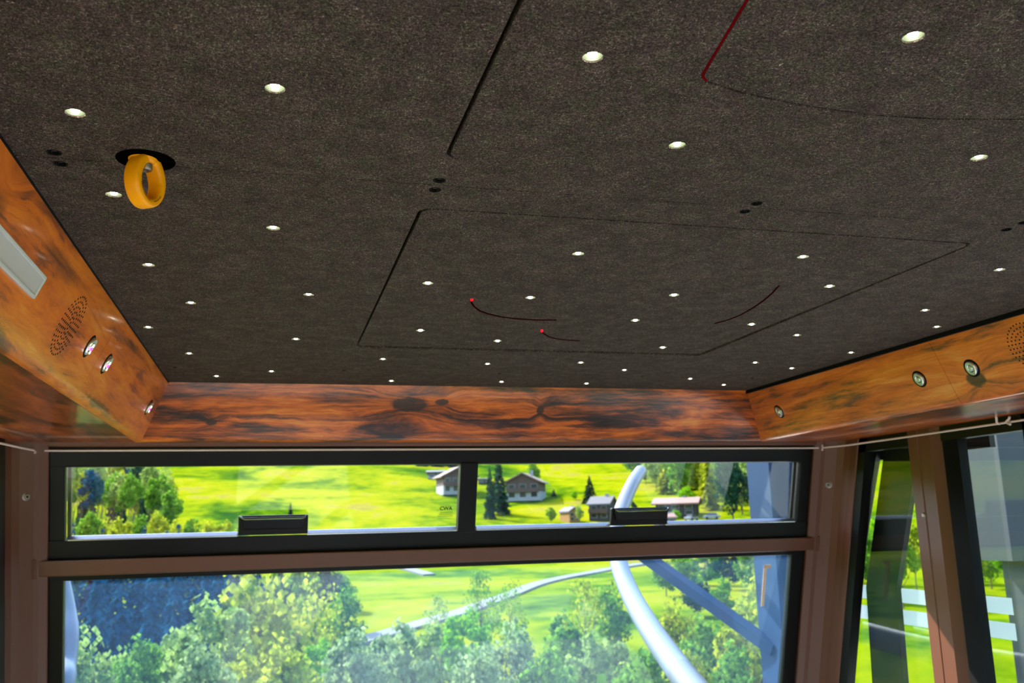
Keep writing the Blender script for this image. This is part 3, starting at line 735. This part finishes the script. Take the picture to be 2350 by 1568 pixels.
o = MB().lathe([(.0075, .0), (.0075, -.0125), (.0065, -.0145), (.0035, -.0145), (.003, -.012), (0, -.012)], 20, Matrix.Translation(ctr+Vector((0, 0, .0275)))).build('bolt_head', M['boltsteel'], None, True); relink(o, eye)
mk = MB()
for k in range(26):
    th = math.radians(200+k*4.2+(18 if k > 15 else 0)); c, s = math.cos(th), math.sin(th)
    q = ctr+eh*(.0196*c)+Vector((0, 0, .0275*s))+en*.0109
    mk.lathe([(.00055, 0), (.0004, .0004), (0, .0004)], 5, frame_for(q, en))
o = mk.build('embossed_lettering', M['backing']); relink(o, eye); o['kind'] = 'stuff'

# ================================================================== OUTSIDE: STATION STEEL
def at(px, py, depth):      # point along a pixel's ray at a given distance from the lens
    d = ray(px, py); return Vector(CAM+d/np.linalg.norm(d)*depth)
def spline(pts, n=8):
    out = []
    P = [Vector(p) for p in pts]; P = [P[0]*2-P[1]]+P+[P[-1]*2-P[-2]]
    for i in range(1, len(P)-2):
        for k in range(n):
            t = k/n; a, b, c, d = P[i-1], P[i], P[i+1], P[i+2]
            out.append(.5*((2*b)+(c-a)*t+(2*a-5*b+4*c-d)*t*t+(3*b-a-3*c+d)*t**3))
    return out+[P[-2]]
PR = .052
pipe_px = [(1470, 1082, 27), (1452, 1110, 29), (1428, 1165, 32), (1415, 1220, 35), (1420, 1290, 39), (1445, 1360, 43), (1490, 1440, 50), (1545, 1520, 57), (1600, 1592, 65), (1660, 1668, 75)]
path = [at(x, y, 2*PR*FPX/w) for x, y, w in pipe_px]
path.append(path[-1]+(path[-1]-path[-2]).normalized()*.55)
gp = tag(empty('guide_pipe', path[-1]), 'curved galvanised guide pipe outside past the crossbar beside the diagonal brace', 'pipe', 'docking guide pipes')
tip = path[0]-(path[1]-path[0]).normalized()*.03
o = MB().tube([tip]+spline(path), [PR*.7]+[PR]*(len(spline(path))), 20).build('pipe_bend', M['galv'], None, True); relink(o, gp)
lp = [(108, 1250, 47), (129, 1330, 48), (145, 1410, 49), (150, 1460, 50), (143, 1530, 51), (126, 1610, 53)]
path2 = [at(x, y, 2*PR*FPX/w) for x, y, w in lp]; path2 = [path2[0]+Vector((-.22, .3, .45))]+path2+[path2[-1]+Vector((-.16, -.05, -.5))]
gp2 = tag(empty('guide_pipe', path2[-1]), 'glaring white guide pipe bulging past the black window border', 'pipe', 'docking guide pipes')
o = MB().tube(spline(path2), PR, 20).build('pipe_bend', M['galv'], None, True); relink(o, gp2)
# blue-grey column (I-section) with diagonal brace
c0 = at(1795, 1300, 7.2)
col_ = tag(empty('steel_column', (c0.x, c0.y, -24)), 'blue-grey steel column outside at the edge of the front window', 'column')
def colbox(x0, x1, y0, y1, nm):
    o = MB().box(c0.x+x0, c0.x+x1, c0.y+y0, c0.y+y1, -24, 6).build(nm, M['bluesteel']); relink(o, col_)
colbox(-.14, -.10, -.16, .16, 'flange'); colbox(.20, .24, -.16, .16, 'flange'); colbox(-.11, .21, -.012, .012, 'web')
a = at(1475, 1272, 7.9); b = at(1800, 1500, 7.25)
a = a-(b-a)*.25
bd = ray(1782, 1492); bt = math.hypot(c0.x-.13, c0.y-.02)/math.hypot(bd[0], bd[1])
b = Vector((c0.x-.125, c0.y-.02, CAM[2]+bd[2]*bt))          # its end is let slightly into the flange
brace = MB().tube([a, b], .060, 4).build('diagonal_brace', M['bluesteel']); tag(brace, 'dark blue diagonal steel brace running to the column', 'brace')
# dark station canopy seen through the door window
cn = tag(empty('station_canopy', (6.2, 5.5, 1.3)), 'dark slate station canopy seen through the door window', 'canopy')
o = MB().box(4.25, 9.5, 4.6, 4.9, 1.42, 4.5).build('fascia', M['darksteel']); relink(o, cn)
o = MB().box(4.25, 9.5, 4.9, 9.0, 4.2, 4.5).build('roof_slab', M['darksteel']); relink(o, cn)
for x in (4.5, 9.2):
    o = MB().box(x-.1, x+.1, 4.65, 4.85, -26, 1.5).build('support', M['darksteel']); relink(o, cn)
for nm, bx, lab in (('bounce_platform', (2.25, 7.2, -5.0, 8.6), 'added pale concrete slab outside the doors, bouncing sunlight in'), ('bounce_deck', (-7.0, 2.15, -9.0, -.95), 'added pale concrete slab behind the cabin, bouncing sunlight in')):  # unseen slabs added to bounce neutral sunlight up to the ceiling
    o = MB().box(bx[0], bx[1], bx[2], bx[3], -.45, -.14).build(nm, M['concrete']); tag(o, lab, 'bounce slab', kind='structure')
# handrails past the door
for z, lab in ((-.05, 'upper pale handrail outside below the white door bands'), (-.75, 'lower pale handrail outside below the white door bands')):
    o = MB().tube([(4.0, 6.6, z), (9.5, 5.2, z)], .022, 8).build('handrail', M['railpaint'], None, True); tag(o, lab, 'handrail', 'handrails past the door')
    
# ================================================================== LANDSCAPE
PROF = [(0, -26), (20, -25), (32, -23), (45, -20), (60, -12), (75, -7.8), (100, -6.6), (140, -5.6), (200, -1.8), (230, 2.3), (270, 8.3), (320, 16.2), (400, 29.7), (500, 47), (700, 90), (1000, 150), (1600, 240)]
PRr = np.array([p[0] for p in PROF], float); PRz = np.array([p[1] for p in PROF], float)
def hills(x, y, r):
    return (1.3*np.sin(x*.021+1.2)*np.cos(y*.017)+.5*np.sin(x*.06+y*.05))*np.clip((r-120)/200, 0, 1.2)
def ground(x, y):
    r = np.hypot(x, y); return np.interp(r, PRr, PRz)+hills(x, y, r)
def terrain():
    rs = np.concatenate([np.arange(2, 60, 4), np.arange(60, 520, 7), np.arange(520, 1600, 60)]); na = 220
    th = np.linspace(0, 2*np.pi, na, endpoint=False)
    R, T = np.meshgrid(rs, th, indexing='ij'); X = R*np.sin(T); Y = R*np.cos(T); Z = ground(X, Y)
    v = np.stack([X, Y, Z], -1).reshape(-1, 3); f = []
    for i in range(len(rs)-1):
        for k in range(na):
            f.append((i*na+k, i*na+(k+1) % na, (i+1)*na+(k+1) % na, (i+1)*na+k))
    me = bpy.data.meshes.new('meadow'); me.from_pydata(v.tolist(), [], f); me.materials.append(M['meadow'])
    for p in me.polygons: p.use_smooth = True
    o = bpy.data.objects.new('meadow_ground', me); COL.objects.link(o); return o
tag(terrain(), 'bright green sunlit alpine meadow hillside', 'meadow', kind='structure')
def az(px, py=1200):
    d = ray(px, py); return d[0]/math.hypot(d[0], d[1]), d[1]/math.hypot(d[0], d[1])
def elev(px, py):
    d = ray(px, py); return d[2]/math.hypot(d[0], d[1])
def gpos(px, r):
    ax, ay = az(px); return ax*r, ay*r, float(ground(ax*r, ay*r))
def ground_hit(px, py):
    e = elev(px, py); ax, ay = az(px, py)
    for r in np.arange(66, 900, 1.0):
        if ground(ax*r, ay*r) >= CAM[2]+e*r: return ax*r, ay*r, float(ground(ax*r, ay*r)), r
    return ax*600, ay*600, float(ground(ax*600, ay*600)), 600
def road(pts, wid, label):
    c = []
    for px, py in pts: x, y, z, r = ground_hit(px, py); c.append(Vector((x, y, 0)))
    c = spline(c, 6); L = []; R = []
    for i, p in enumerate(c):
        t = (c[min(i+1, len(c)-1)]-c[max(i-1, 0)]).normalized(); n = Vector((-t.y, t.x, 0))
        for s, l in ((1, L), (-1, R)):
            q = p+n*wid/2*s; l.append((q.x, q.y, float(ground(q.x, q.y))+.25))
    v = []; f = []
    for i in range(len(c)):
        v += [L[i], R[i], (L[i][0], L[i][1], L[i][2]-.6), (R[i][0], R[i][1], R[i][2]-.6)]
    for i in range(len(c)-1):
        a, b = 4*i, 4*i+4; f += [(a, a+1, b+1, b), (a, b, b+2, a+2), (a+1, a+3, b+3, b+1)]
    me = bpy.data.meshes.new('road'); me.from_pydata(v, [], f); me.materials.append(M['road'])
    o = bpy.data.objects.new('road', me); COL.objects.link(o); tag(o, label, 'road', kind='structure')
road([(640, 1530), (760, 1498), (880, 1462), (990, 1430), (1080, 1403), (1170, 1368), (1240, 1342), (1330, 1322), (1420, 1306), (1475, 1297)], 2.1, 'pale gravel road winding across the meadow below the crossbar')
road([(905, 1302), (935, 1308), (985, 1322)], 2.0, 'short pale track in the meadow near the crossbar')

# ---- houses
OBST = []                                          # plots already taken: x, y, radius
def house(px, py, wpx, hpx, depth, roofm, wallm, basem, label, turn=0.0, ridge='across', name='chalet', balcony=True):
    x, y, z, r = ground_hit(px, py); w = wpx*r/FPX; h = hpx*r/FPX; d = depth
    rt = tag(empty(name, (x, y, z-.4)), label, 'house'); ax, ay = az(px); rt.rotation_euler = (0, 0, -math.atan2(ax, ay)+turn)
    hw, hd = w/2, d/2; eh_ = h*.62
    OBST.append((x, y, math.hypot(hw+.1*w, hd+.1*w)*.92))
    MB().box(-hw, hw, -hd, hd, 0, eh_*.45+.4).build('base_wall', basem, rt)
    up = MB().box(-hw, hw, -hd, hd, eh_*.45+.4, eh_+.4)
    ov = .1*w
    if ridge == 'front':     # gable towards the viewer
        up.prism([(-hw, -hd, eh_+.4), (hw, -hd, eh_+.4), (0, -hd, h*.95)], [(-hw, hd, eh_+.4), (hw, hd, eh_+.4), (0, hd, h*.95)])
        sl = (h*.95-eh_-.4)/hw
        for s in (-1, 1):
            e = (s*(hw+ov), eh_+.4-ov*sl)
            MB().prism([(0, -hd-ov, h*.97), (e[0], -hd-ov, e[1]), (e[0], -hd-ov, e[1]+.35), (0, -hd-ov, h*.97+.35)], [(0, hd+ov, h*.97), (e[0], hd+ov, e[1]), (e[0], hd+ov, e[1]+.35), (0, hd+ov, h*.97+.35)]).build('roof', roofm, rt)
    else:
        up.prism([(-hw, -hd, eh_+.4), (-hw, hd, eh_+.4), (-hw, 0, h*.95)], [(hw, -hd, eh_+.4), (hw, hd, eh_+.4), (hw, 0, h*.95)])
        sl = (h*.95-eh_-.4)/hd
        for s in (-1, 1):
            e = (s*(hd+ov), eh_+.4-ov*sl)
            MB().prism([(-hw-ov, 0, h*.97), (-hw-ov, e[0], e[1]), (-hw-ov, e[0], e[1]+.35), (-hw-ov, 0, h*.97+.35)], [(hw+ov, 0, h*.97), (hw+ov, e[0], e[1]), (hw+ov, e[0], e[1]+.35), (hw+ov, 0, h*.97+.35)]).build('roof', roofm, rt)
    up.build('upper_wall', wallm, rt)
    nw = max(2, int(w/2.6))
    for lv, zz in ((0, eh_*.14+.4), (1, eh_*.60+.4)):
        for k in range(nw):
            cxx = -hw+w*(k+.5)/nw; ww = w/nw*.26; hh = eh_*.13
            f_ = MB().box(cxx-ww-.12, cxx+ww+.12, -hd-.06, -hd+.02, zz-.1, zz+2*hh+.1).build('window', HM['white'], rt)
            MB().box(cxx-ww, cxx+ww, -hd-.09, -hd, zz, zz+2*hh).build('pane', HM['pane'], f_)
    if balcony:
        MB().box(-hw*.95, hw*.95, -hd-1.1, -hd, eh_*.42+.4, eh_*.47+.4).build('balcony_floor', HM['timber'], rt)
        MB().box(-hw*.95, hw*.95, -hd-1.1, -hd-1.0, eh_*.47+.4, eh_*.47+1.3).build('balcony_rail', HM['timber'], rt)
    MB().box(hw*.3, hw*.3+.7, -.2, .5, h*.7, h*1.12).build('chimney', HM['white'], rt)
    return rt
house(1046, 1134, 74, 62, 10, HM['rooft'], HM['timber'], HM['white'], 'timber chalet with tan roof partly hidden by the window mullion', .25, 'front')
house(1208, 1148, 76, 62, 10, HM['rooft'], HM['timber'], HM['white'], 'timber chalet with balcony between dark spruces', -.2, 'front')
house(1112, 1110, 28, 12, 6, HM['roofg'], HM['dkwood'], HM['dkwood'], 'low grey-roofed barn behind the tall dark spruce', 0, 'across', 'barn', False)
house(1000, 1098, 36, 18, 6, HM['roofg'], HM['dkwood'], HM['white'], 'low grey barn above the tan-roofed chalet', 0, 'across', 'barn', False)
house(1308, 1198, 26, 34, 5, HM['roofg'], HM['orange'], HM['orange'], 'small orange boarded hut in the meadow', .5, 'front', 'hut', False)
house(1385, 1194, 46, 54, 7, HM['roofg'], HM['dkwood'], HM['dkwood'], 'dark hut with grey roof beside the pointed spruce', -.3, 'across', 'hut', True)
house(1556, 1185, 86, 42, 9, HM['roofp'], HM['dkwood'], HM['dkwood'], 'house with pink tiled roof past the window handle', -.12, 'across', 'house', False)
house(1526, 1213, 36, 34, 4.5, HM['roofp'], HM['dkwood'], HM['dkwood'], 'small pink-roofed shed in front of the bigger pink roof', .3, 'across', 'shed', False)
def car(px, py, L, label, turn=0.0):
    x, y, z, r = ground_hit(px, py); rt = tag(empty('parked_car', (x, y, z+.1)), label, 'car'); ax, ay = az(px); rt.rotation_euler = (0, 0, -math.atan2(ax, ay)+turn); OBST.append((x, y, 2.0))
    MB().box(-L/2, L/2, -.9, .9, .3, .95).build('body', HM['car'], rt, bevel=.15)
    MB().hexa([(-L*.32, -.8, .9), (L*.36, -.8, .9), (L*.36, .8, .9), (-L*.32, .8, .9), (-L*.18, -.7, 1.5), (L*.3, -.7, 1.5), (L*.3, .7, 1.5), (-L*.18, .7, 1.5)]).build('cabin', HM['pane'], rt)
    for sx in (-.3, .3):
        for sy in (-.85, .85):
            MB().lathe([(0, -.1), (.33, -.1), (.33, .1), (0, .1)], 14, Matrix.Translation((L*sx, sy, .33)) @ Matrix.Rotation(math.pi/2, 4, 'X')).build('wheel', M['rubber'], rt)
car(1587, 1197, 4.0, 'white car parked in front of the pink-roofed house', 1.1)
car(1634, 1194, 3.8, 'low white car parked at the meadow edge')

# ---- trees
def crown_mesh(name, seed, n_cl=34, per=70, leaf=.05, shape=1.0, sparse=0.0):
    rg = np.random.default_rng(seed); V = []; F = []
    cl = []
    while len(cl) < n_cl:
        p = rg.uniform(-1, 1, 3); r = np.linalg.norm(p)
        if .35 < r < 1: cl.append(p)
    for c in cl:
        cen = np.array([c[0]*.34, c[1]*.34, .62+c[2]*.30]); cen[:2] *= (1-.35*max(0, c[2])*shape)
        rad = rg.uniform(.07, .14)
        k = int(per*rg.uniform(.6, 1.3)*(1-sparse))
        d = rg.normal(size=(k, 3)); d /= np.linalg.norm(d, axis=1)[:, None]
        q = cen+d*rad*rg.uniform(.45, 1.1, (k, 1))*np.array([1.15, 1.15, .8])
        for pnt, dd in zip(q, d):
            nrm = dd+rg.normal(size=3)*.6; nrm /= np.linalg.norm(nrm)
            a = np.cross(nrm, [0, 0, 1.0]); a /= max(1e-6, np.linalg.norm(a)); b = np.cross(nrm, a)
            s = leaf*rg.uniform(.35, .75); i = len(V)
            V += [tuple(pnt-a*s), tuple(pnt-b*s*.7), tuple(pnt+a*s), tuple(pnt+b*s*.7)]; F.append((i, i+1, i+2, i+3))
    me = bpy.data.meshes.new(name); me.from_pydata(V, [], F); me.materials.append(LEAF['mid']); return me
def trunk_mesh(name, seed, limbs=9, thick=.014):
    rg = random.Random(seed); mb = MB()
    mb.tube([(0, 0, 0), (.01, 0, .3), (0, .01, .6), (.01, .005, .88)], [thick*1.3, thick, thick*.7, thick*.2], 7)
    for k in range(limbs):
        z = .28+.5*k/limbs; a = rg.uniform(0, 6.28); L = rg.uniform(.15, .3)*(1-.3*k/limbs)
        mb.tube([(0, 0, z), (math.cos(a)*L*.5, math.sin(a)*L*.5, z+L*.45), (math.cos(a)*L, math.sin(a)*L, z+L*1.0)], [thick*.5, thick*.35, thick*.12], 5)
    return mb.mesh(name)
def conifer_mesh(name, seed, whorls=30, sprays=15):
    rg = np.random.default_rng(seed); V = []; F = []
    for w in range(whorls):
        t = w/(whorls-1); z = .10+.88*t; R = .19*(1-t)**.85+.012
        for s in range(max(5, int(sprays*(1-.6*t)))):
            a = rg.uniform(0, 2*np.pi); L = R*rg.uniform(.7, 1.15); dr = rg.uniform(.25, .6)
            dx, dy = math.cos(a), math.sin(a); wd = .026*(1-.5*t)+.006
            i = len(V)
            V += [(0, 0, z+.012), (dx*L*.6-dy*wd, dy*L*.6+dx*wd, z-dr*L*.5), (dx*L, dy*L, z-dr*L), (dx*L*.6+dy*wd, dy*L*.6-dx*wd, z-dr*L*.5)]
            F.append((i, i+1, i+2, i+3))
            V += [(dx*L*.3, dy*L*.3, z), (dx*L*.65, dy*L*.65, z-dr*L*.6-.03), (dx*L*.95, dy*L*.95, z-dr*L)]; F.append((i+4, i+5, i+6))
    me = bpy.data.meshes.new(name); me.from_pydata(V, [], F); me.materials.append(LEAF['dark']); return me
CROWN = [crown_mesh('foliage', 3), crown_mesh('foliage', 5, 40, 64, .046), crown_mesh('foliage', 8, 26, 84, .055, .4)]
SPARSE = [crown_mesh('foliage', 13, 34, 34, .034, .8), crown_mesh('foliage', 17, 40, 26, .030, 1.0)]
TRK = [trunk_mesh('trunk', 1), trunk_mesh('trunk', 2, 12, .012)]
TRKS = trunk_mesh('trunk', 4, 18, .012)
CON = [conifer_mesh('needles', 21), conifer_mesh('needles', 22, 34, 13)]
CTR = MB().tube([(0, 0, 0), (0, 0, .95)], [.014, .003], 7).mesh('trunk')
for me in TRK+[TRKS, CTR]: me.materials.append(M['bark'])
NT = [0]
def tree(kind, leafm, px, ytop, r, wpx, label, group, name=None, lo=.86, hi=1.55, keep=False, optional=False):
    """top at pixel row ytop, near distance r, crown wpx pixels wide, standing on the terrain clear of its neighbours"""
    r0 = r; h0 = CAM[2]+elev(px, ytop)*r0-gpos(px, r0)[2]; best = None; done = False
    for shrink in (1, .9, .8, .7):
        step = max(.4, wpx*shrink*r0/FPX*.2)
        cand = [r0]+[q for k in range(1, 400) for q in (r0+k*step, r0-k*step) if lo*r0 <= q <= hi*r0]
        for q in cand:
            x, y, z = gpos(px, q); width = wpx*shrink*q/FPX; rad = width*(.50 if kind == 'con' else .60)
            clear = min((math.hypot(x-a, y-b)-rad-c for a, b, c in OBST), default=9)
            if best is None or clear > best[0]: best = (clear, q, width, rad, x, y, z)
            if clear >= 0: done = True; break
        if done: break
    if optional and not done: return None          # no room left for a sapling here
    _, r, width, rad, x, y, z = best; OBST.append((x, y, rad))
    top = z+h0 if keep else CAM[2]+elev(px, ytop)*r; hgt = max(2.0, top-z+.3)
    NT[0] += 1; k = NT[0]
    nm = name or ('conifer' if kind == 'con' else 'leafy_tree')
    rt = tag(empty(nm, (x, y, z-.3)), label, 'tree', group)
    rt.rotation_euler = (0, 0, (k*2.399) % 6.28)
    fol = bpy.data.objects.new('foliage', CON[k % 2] if kind == 'con' else CROWN[k % 3] if kind == 'dec' else SPARSE[k % 2])
    trk = bpy.data.objects.new('trunk', CTR if kind == 'con' else TRKS if kind == 'spa' else TRK[k % 2])
    if kind == 'con':
        fol.scale = trk.scale = (width/.40, width/.40, hgt)
    else:
        ch = hgt*1.02 if keep else min(hgt*.97, width*(1.45 if kind == 'dec' else 1.6))
        fol.scale = (width/.86, width/.86, ch/.80); fol.location = (0, 0, hgt-ch*1.18)
        trk.scale = (width/.86, width/.86, hgt)
    for o, mm in ((fol, LEAF[leafm]), (trk, None)):
        COL.objects.link(o); o.parent = rt
        if mm: o.material_slots[0].link = 'OBJECT'; o.material_slots[0].material = mm
    return rt
for px, yt, yb, wp, lab in ((1146, 1040, 1182, 64, 'tall dark spruce standing left of the timber chalet'), (1126, 1066, 1192, 40, 'slim spruce hugging the tall dark spruce'), (1356, 1090, 1156, 44, 'pointed dark spruce on the meadow by the dark-roofed hut'), (1273, 1122, 1146, 18, 'small dark spruce right of the timber chalet'), (666, 1152, 1188, 16, 'lone small conifer in the meadow above a window handle')):
    x, y, z, r = ground_hit(px, yb); tree('con', 'dark', px, yt, r, wp, lab, None, None, .95, 1.08)
for px, yt, yb, wp, lf, lab in ((1226, 1064, 1134, 44, 'mid', 'leafy tree overhanging the timber chalet'), (1580, 1118, 1160, 44, 'bright', 'round bright green tree behind the pink-roofed house'), (1455, 1150, 1186, 20, 'dark', 'dark tree beside the end of the guide pipe'), (1265, 1165, 1200, 30, 'mid', 'green bush beside the orange hut'),
                              (1330, 1160, 1204, 26, 'pale', 'pale bush between the two small huts'), (1552, 1170, 1199, 26, 'bright', 'bright bush in front of the pink-roofed house'), (1320, 1128, 1148, 20, 'bright', 'small light green tree in the meadow beside the pointed spruce')):
    x, y, z, r = ground_hit(px, yb); tree('dec', lf, px, yt, r, wp, lab, None, None, .95, 1.08)
G1 = 'leafy trees in front of the windscreen'
LT = {'yellow': 'yellow-green leafy tree seen through the lower windscreen', 'pale': 'pale green leafy tree seen through the lower windscreen', 'mid': 'mid-green leafy tree seen through the lower windscreen',
      'bright': 'bright fresh green tree seen through the lower windscreen', 'grey': 'silvery pale tree seen through the lower windscreen'}
NEAR = [('dec', 'yellow', 610, 1318, 47, 300), ('dec', 'pale', 505, 1372, 44, 190), ('spa', 'yellow', 725, 1312, 54, 220), ('dec', 'pale', 225, 1468, 36, 210), ('dec', 'mid', 345, 1462, 38, 130), ('dec', 'pale', 420, 1450, 38, 150),
        ('dec', 'grey', 470, 1480, 35, 170), ('dec', 'grey', 905, 1432, 40, 230), ('dec', 'grey', 815, 1452, 37, 160), ('dec', 'mid', 790, 1360, 60, 120), ('dec', 'bright', 1062, 1398, 44, 120), ('dec', 'pale', 1000, 1440, 42, 150), ('dec', 'grey', 1165, 1446, 40, 190),
        ('spa', 'mid', 1100, 1318, 66, 110), ('spa', 'mid', 1165, 1330, 62, 110), ('spa', 'pale', 1005, 1372, 58, 100), ('dec', 'mid', 1290, 1412, 46, 170), ('spa', 'yellow', 1335, 1340, 58, 150), ('dec', 'mid', 1395, 1352, 62, 110), ('dec', 'pale', 1370, 1450, 42, 170),
        ('dec', 'mid', 1460, 1500, 40, 200), ('dec', 'yellow', 1545, 1392, 58, 150), ('dec', 'mid', 1610, 1420, 50, 150), ('dec', 'yellow', 1700, 1392, 50, 190), ('dec', 'yellow', 1752, 1300, 62, 170), ('dec', 'mid', 1660, 1478, 40, 180), ('dec', 'pale', 1755, 1440, 44, 150),
        ('dec', 'yellow', 660, 1478, 38, 200), ('dec', 'yellow', 560, 1500, 35, 190), ('dec', 'mid', 1250, 1500, 38, 180), ('dec', 'grey', 1080, 1500, 37, 170), ('dec', 'bright', 735, 1470, 40, 110), ('dec', 'mid', 640, 1420, 46, 150), ('dec', 'grey', 950, 1500, 36, 180), ('dec', 'pale', 300, 1510, 34, 170), ('dec', 'yellow', 1560, 1500, 40, 160), ('dec', 'mid', 1830, 1430, 48, 150)]
for kd, lf, px, yt, r, wp in NEAR:
    lab = LT[lf] if kd == 'dec' else 'thin sparsely leaved tree showing its branches below the crossbar'
    tree(kd, lf, px, yt, r, wp, lab, G1)
for k, px in enumerate(range(168, 600, 30)):       # dark wood at the left of the windscreen
    tree('con', 'blue', px+(k*13) % 17, 1196+(k*29) % 46+(40 if px > 430 else 0), 66+(k*7) % 14, 110, 'dark blue-green spruce in the shaded wood behind the leafy trees', 'spruces in the shaded wood')
for k, px in enumerate((162, 186, 206, 232, 256, 278, 300, 326, 350, 372)):
    tree('con' if k % 3 else 'spa', 'dark' if k % 3 else 'pale', px, 1030+(k*37) % 40+(25 if px > 330 else 0), 135+(k*23) % 50, 46, 'tall dark tree in the wood seen through the sliding window', 'wood seen through the sliding window')
for k, px in enumerate((205, 245, 280, 322, 362, 405, 440, 478, 515, 548)):
    tree('dec', 'yellow' if k % 3 else 'mid', px, 1178+(k*17) % 22+(14 if px > 460 else 0), 104+(k*9) % 14, 62, 'yellow-green tree along the foot of the meadow', 'trees along the foot of the meadow')
for k in range(26):                                # leafy part of that wood
    px = 158+k*9.2; tree('dec', ('pale', 'mid', 'dark', 'yellow', 'mid', 'blue', 'pale')[k % 7], px, 1046+(k*31) % 60+(22 if px > 350 else 0), 128+(k*19) % 46, 50+(k*7) % 20, {'yellow': 'yellow-green', 'mid': 'mid-green', 'pale': 'pale green', 'dark': 'dark green', 'blue': 'blue-green'}[('pale', 'mid', 'dark', 'yellow', 'mid', 'blue', 'pale')[k % 7]]+' leafy tree in the wood seen through the sliding window', 'wood seen through the sliding window')
for k in range(22):                                # closed belt of trees behind the leafy ones in front
    px = 170+k*29; tree('dec', ('blue', 'dark', 'mid', 'blue', 'yellow', 'mid')[k % 6] if px < 560 else ('mid', 'yellow', 'dark')[k % 3], px, 1236+(k*23) % 50+max(0, px-640)*.35, 84+(k*11) % 18, 92, 'rounded tree in the closed belt under the crossbar', 'closed belt of trees under the crossbar')
for k, (px, yt, r, wp, lf) in enumerate(((1560, 1272, 112, 80, 'mid'), (1612, 1262, 118, 86, 'mid'), (1665, 1258, 116, 80, 'dark'), (1715, 1250, 112, 80, 'mid'), (1770, 1250, 108, 84, 'yellow'), (1520, 1290, 106, 70, 'mid'), (1590, 1330, 90, 80, 'dark'), (1650, 1330, 88, 80, 'mid'))):
    tree('dec', lf, px, yt, r, wp, 'bushy tree between the guide pipe and the steel column', 'trees behind the diagonal brace')
for k in range(12):                                # the woods go on past the window edges
    px = 140-k*42; tree('con', 'blue', px, 1190+(k*29) % 50, 68+(k*7) % 16, 110, 'dark spruce of the shaded wood past the corner post', 'spruces past the corner post')
    tree('dec', ('pale', 'mid', 'yellow')[k % 3], px-20, 1440+(k*17) % 40, 38+(k*5) % 9, 200, 'leafy tree in front of the shaded wood past the corner post', 'leafy trees past the corner post')
for k in range(16):
    px = 1815+k*34; tree('dec', ('yellow', 'mid', 'bright', 'mid')[k % 4], px, 1196+(k*23) % 46, 96+(k*13) % 30, 84, 'leafy tree seen past the door windows', 'leafy trees past the door windows')
k = 0
for px in range(1462, 1800, 20):                   # mixed forest on the slope
    for row in range(3):
        k += 1
        yb = 1104+(px-1470)*.44-row*34+(k*7) % 9
        if yb > 1205: yb = 1205-row*30
        x, y, z, r = ground_hit(px+(k*5) % 13, max(1050, yb)); hh = 13+(k*3) % 7
        kd = 'con' if k % 5 == 0 else 'dec'
        yt = yb-hh/r*FPX
        tree(kd, ('yellow', 'mid', 'pale', 'yellow', 'dark')[k % 5], px+(k*5) % 13, yt, r, (7 if kd == 'con' else 10.5)/r*FPX, {'yellow': 'yellow-green', 'mid': 'mid-green', 'pale': 'pale green', 'dark': 'dark green'}[('yellow', 'mid', 'pale', 'yellow', 'dark')[k % 5]]+' leafy tree of the mixed forest above the meadow edge' if kd == 'dec' else 'dark spruce in the mixed forest above the meadow edge', 'mixed forest above the meadow edge', None, 1.0, 1.7, True)
k = 0
for row in range(5):
    for px in range(1470+row*9, 1800, 17):
        k += 1
        yb = min(1202, 1108+(px-1470)*.42)-row*12; x, y, z, r = ground_hit(px, yb); hh = 8+(k*5) % 6
        lf = ('mid', 'yellow', 'pale', 'mid', 'dark', 'yellow')[k % 6]
        tree('dec', lf, px, yb-hh/r*FPX, r, (4.2+(k*3) % 4*.6)/r*FPX, {'yellow': 'young yellow-green', 'mid': 'young mid-green', 'pale': 'young pale green', 'dark': 'young dark green'}[lf]+' tree filling the mixed forest above the meadow edge', 'young trees in the mixed forest', None, .98, 1.35, True, True)
for k, px in enumerate((968, 986, 1004, 1022, 1042)):
    tree('con', 'blue', px, 1046, 372, 34, 'dark spruce behind the chalet with tan roof', 'spruces behind the tan-roofed chalet')
for k, px in enumerate((1385, 1402, 1420, 1440)):
    tree('dec', 'mid', px, 1040+k*4, 400, 30, 'far tree on the ridge of the meadow', 'far trees on the ridge')
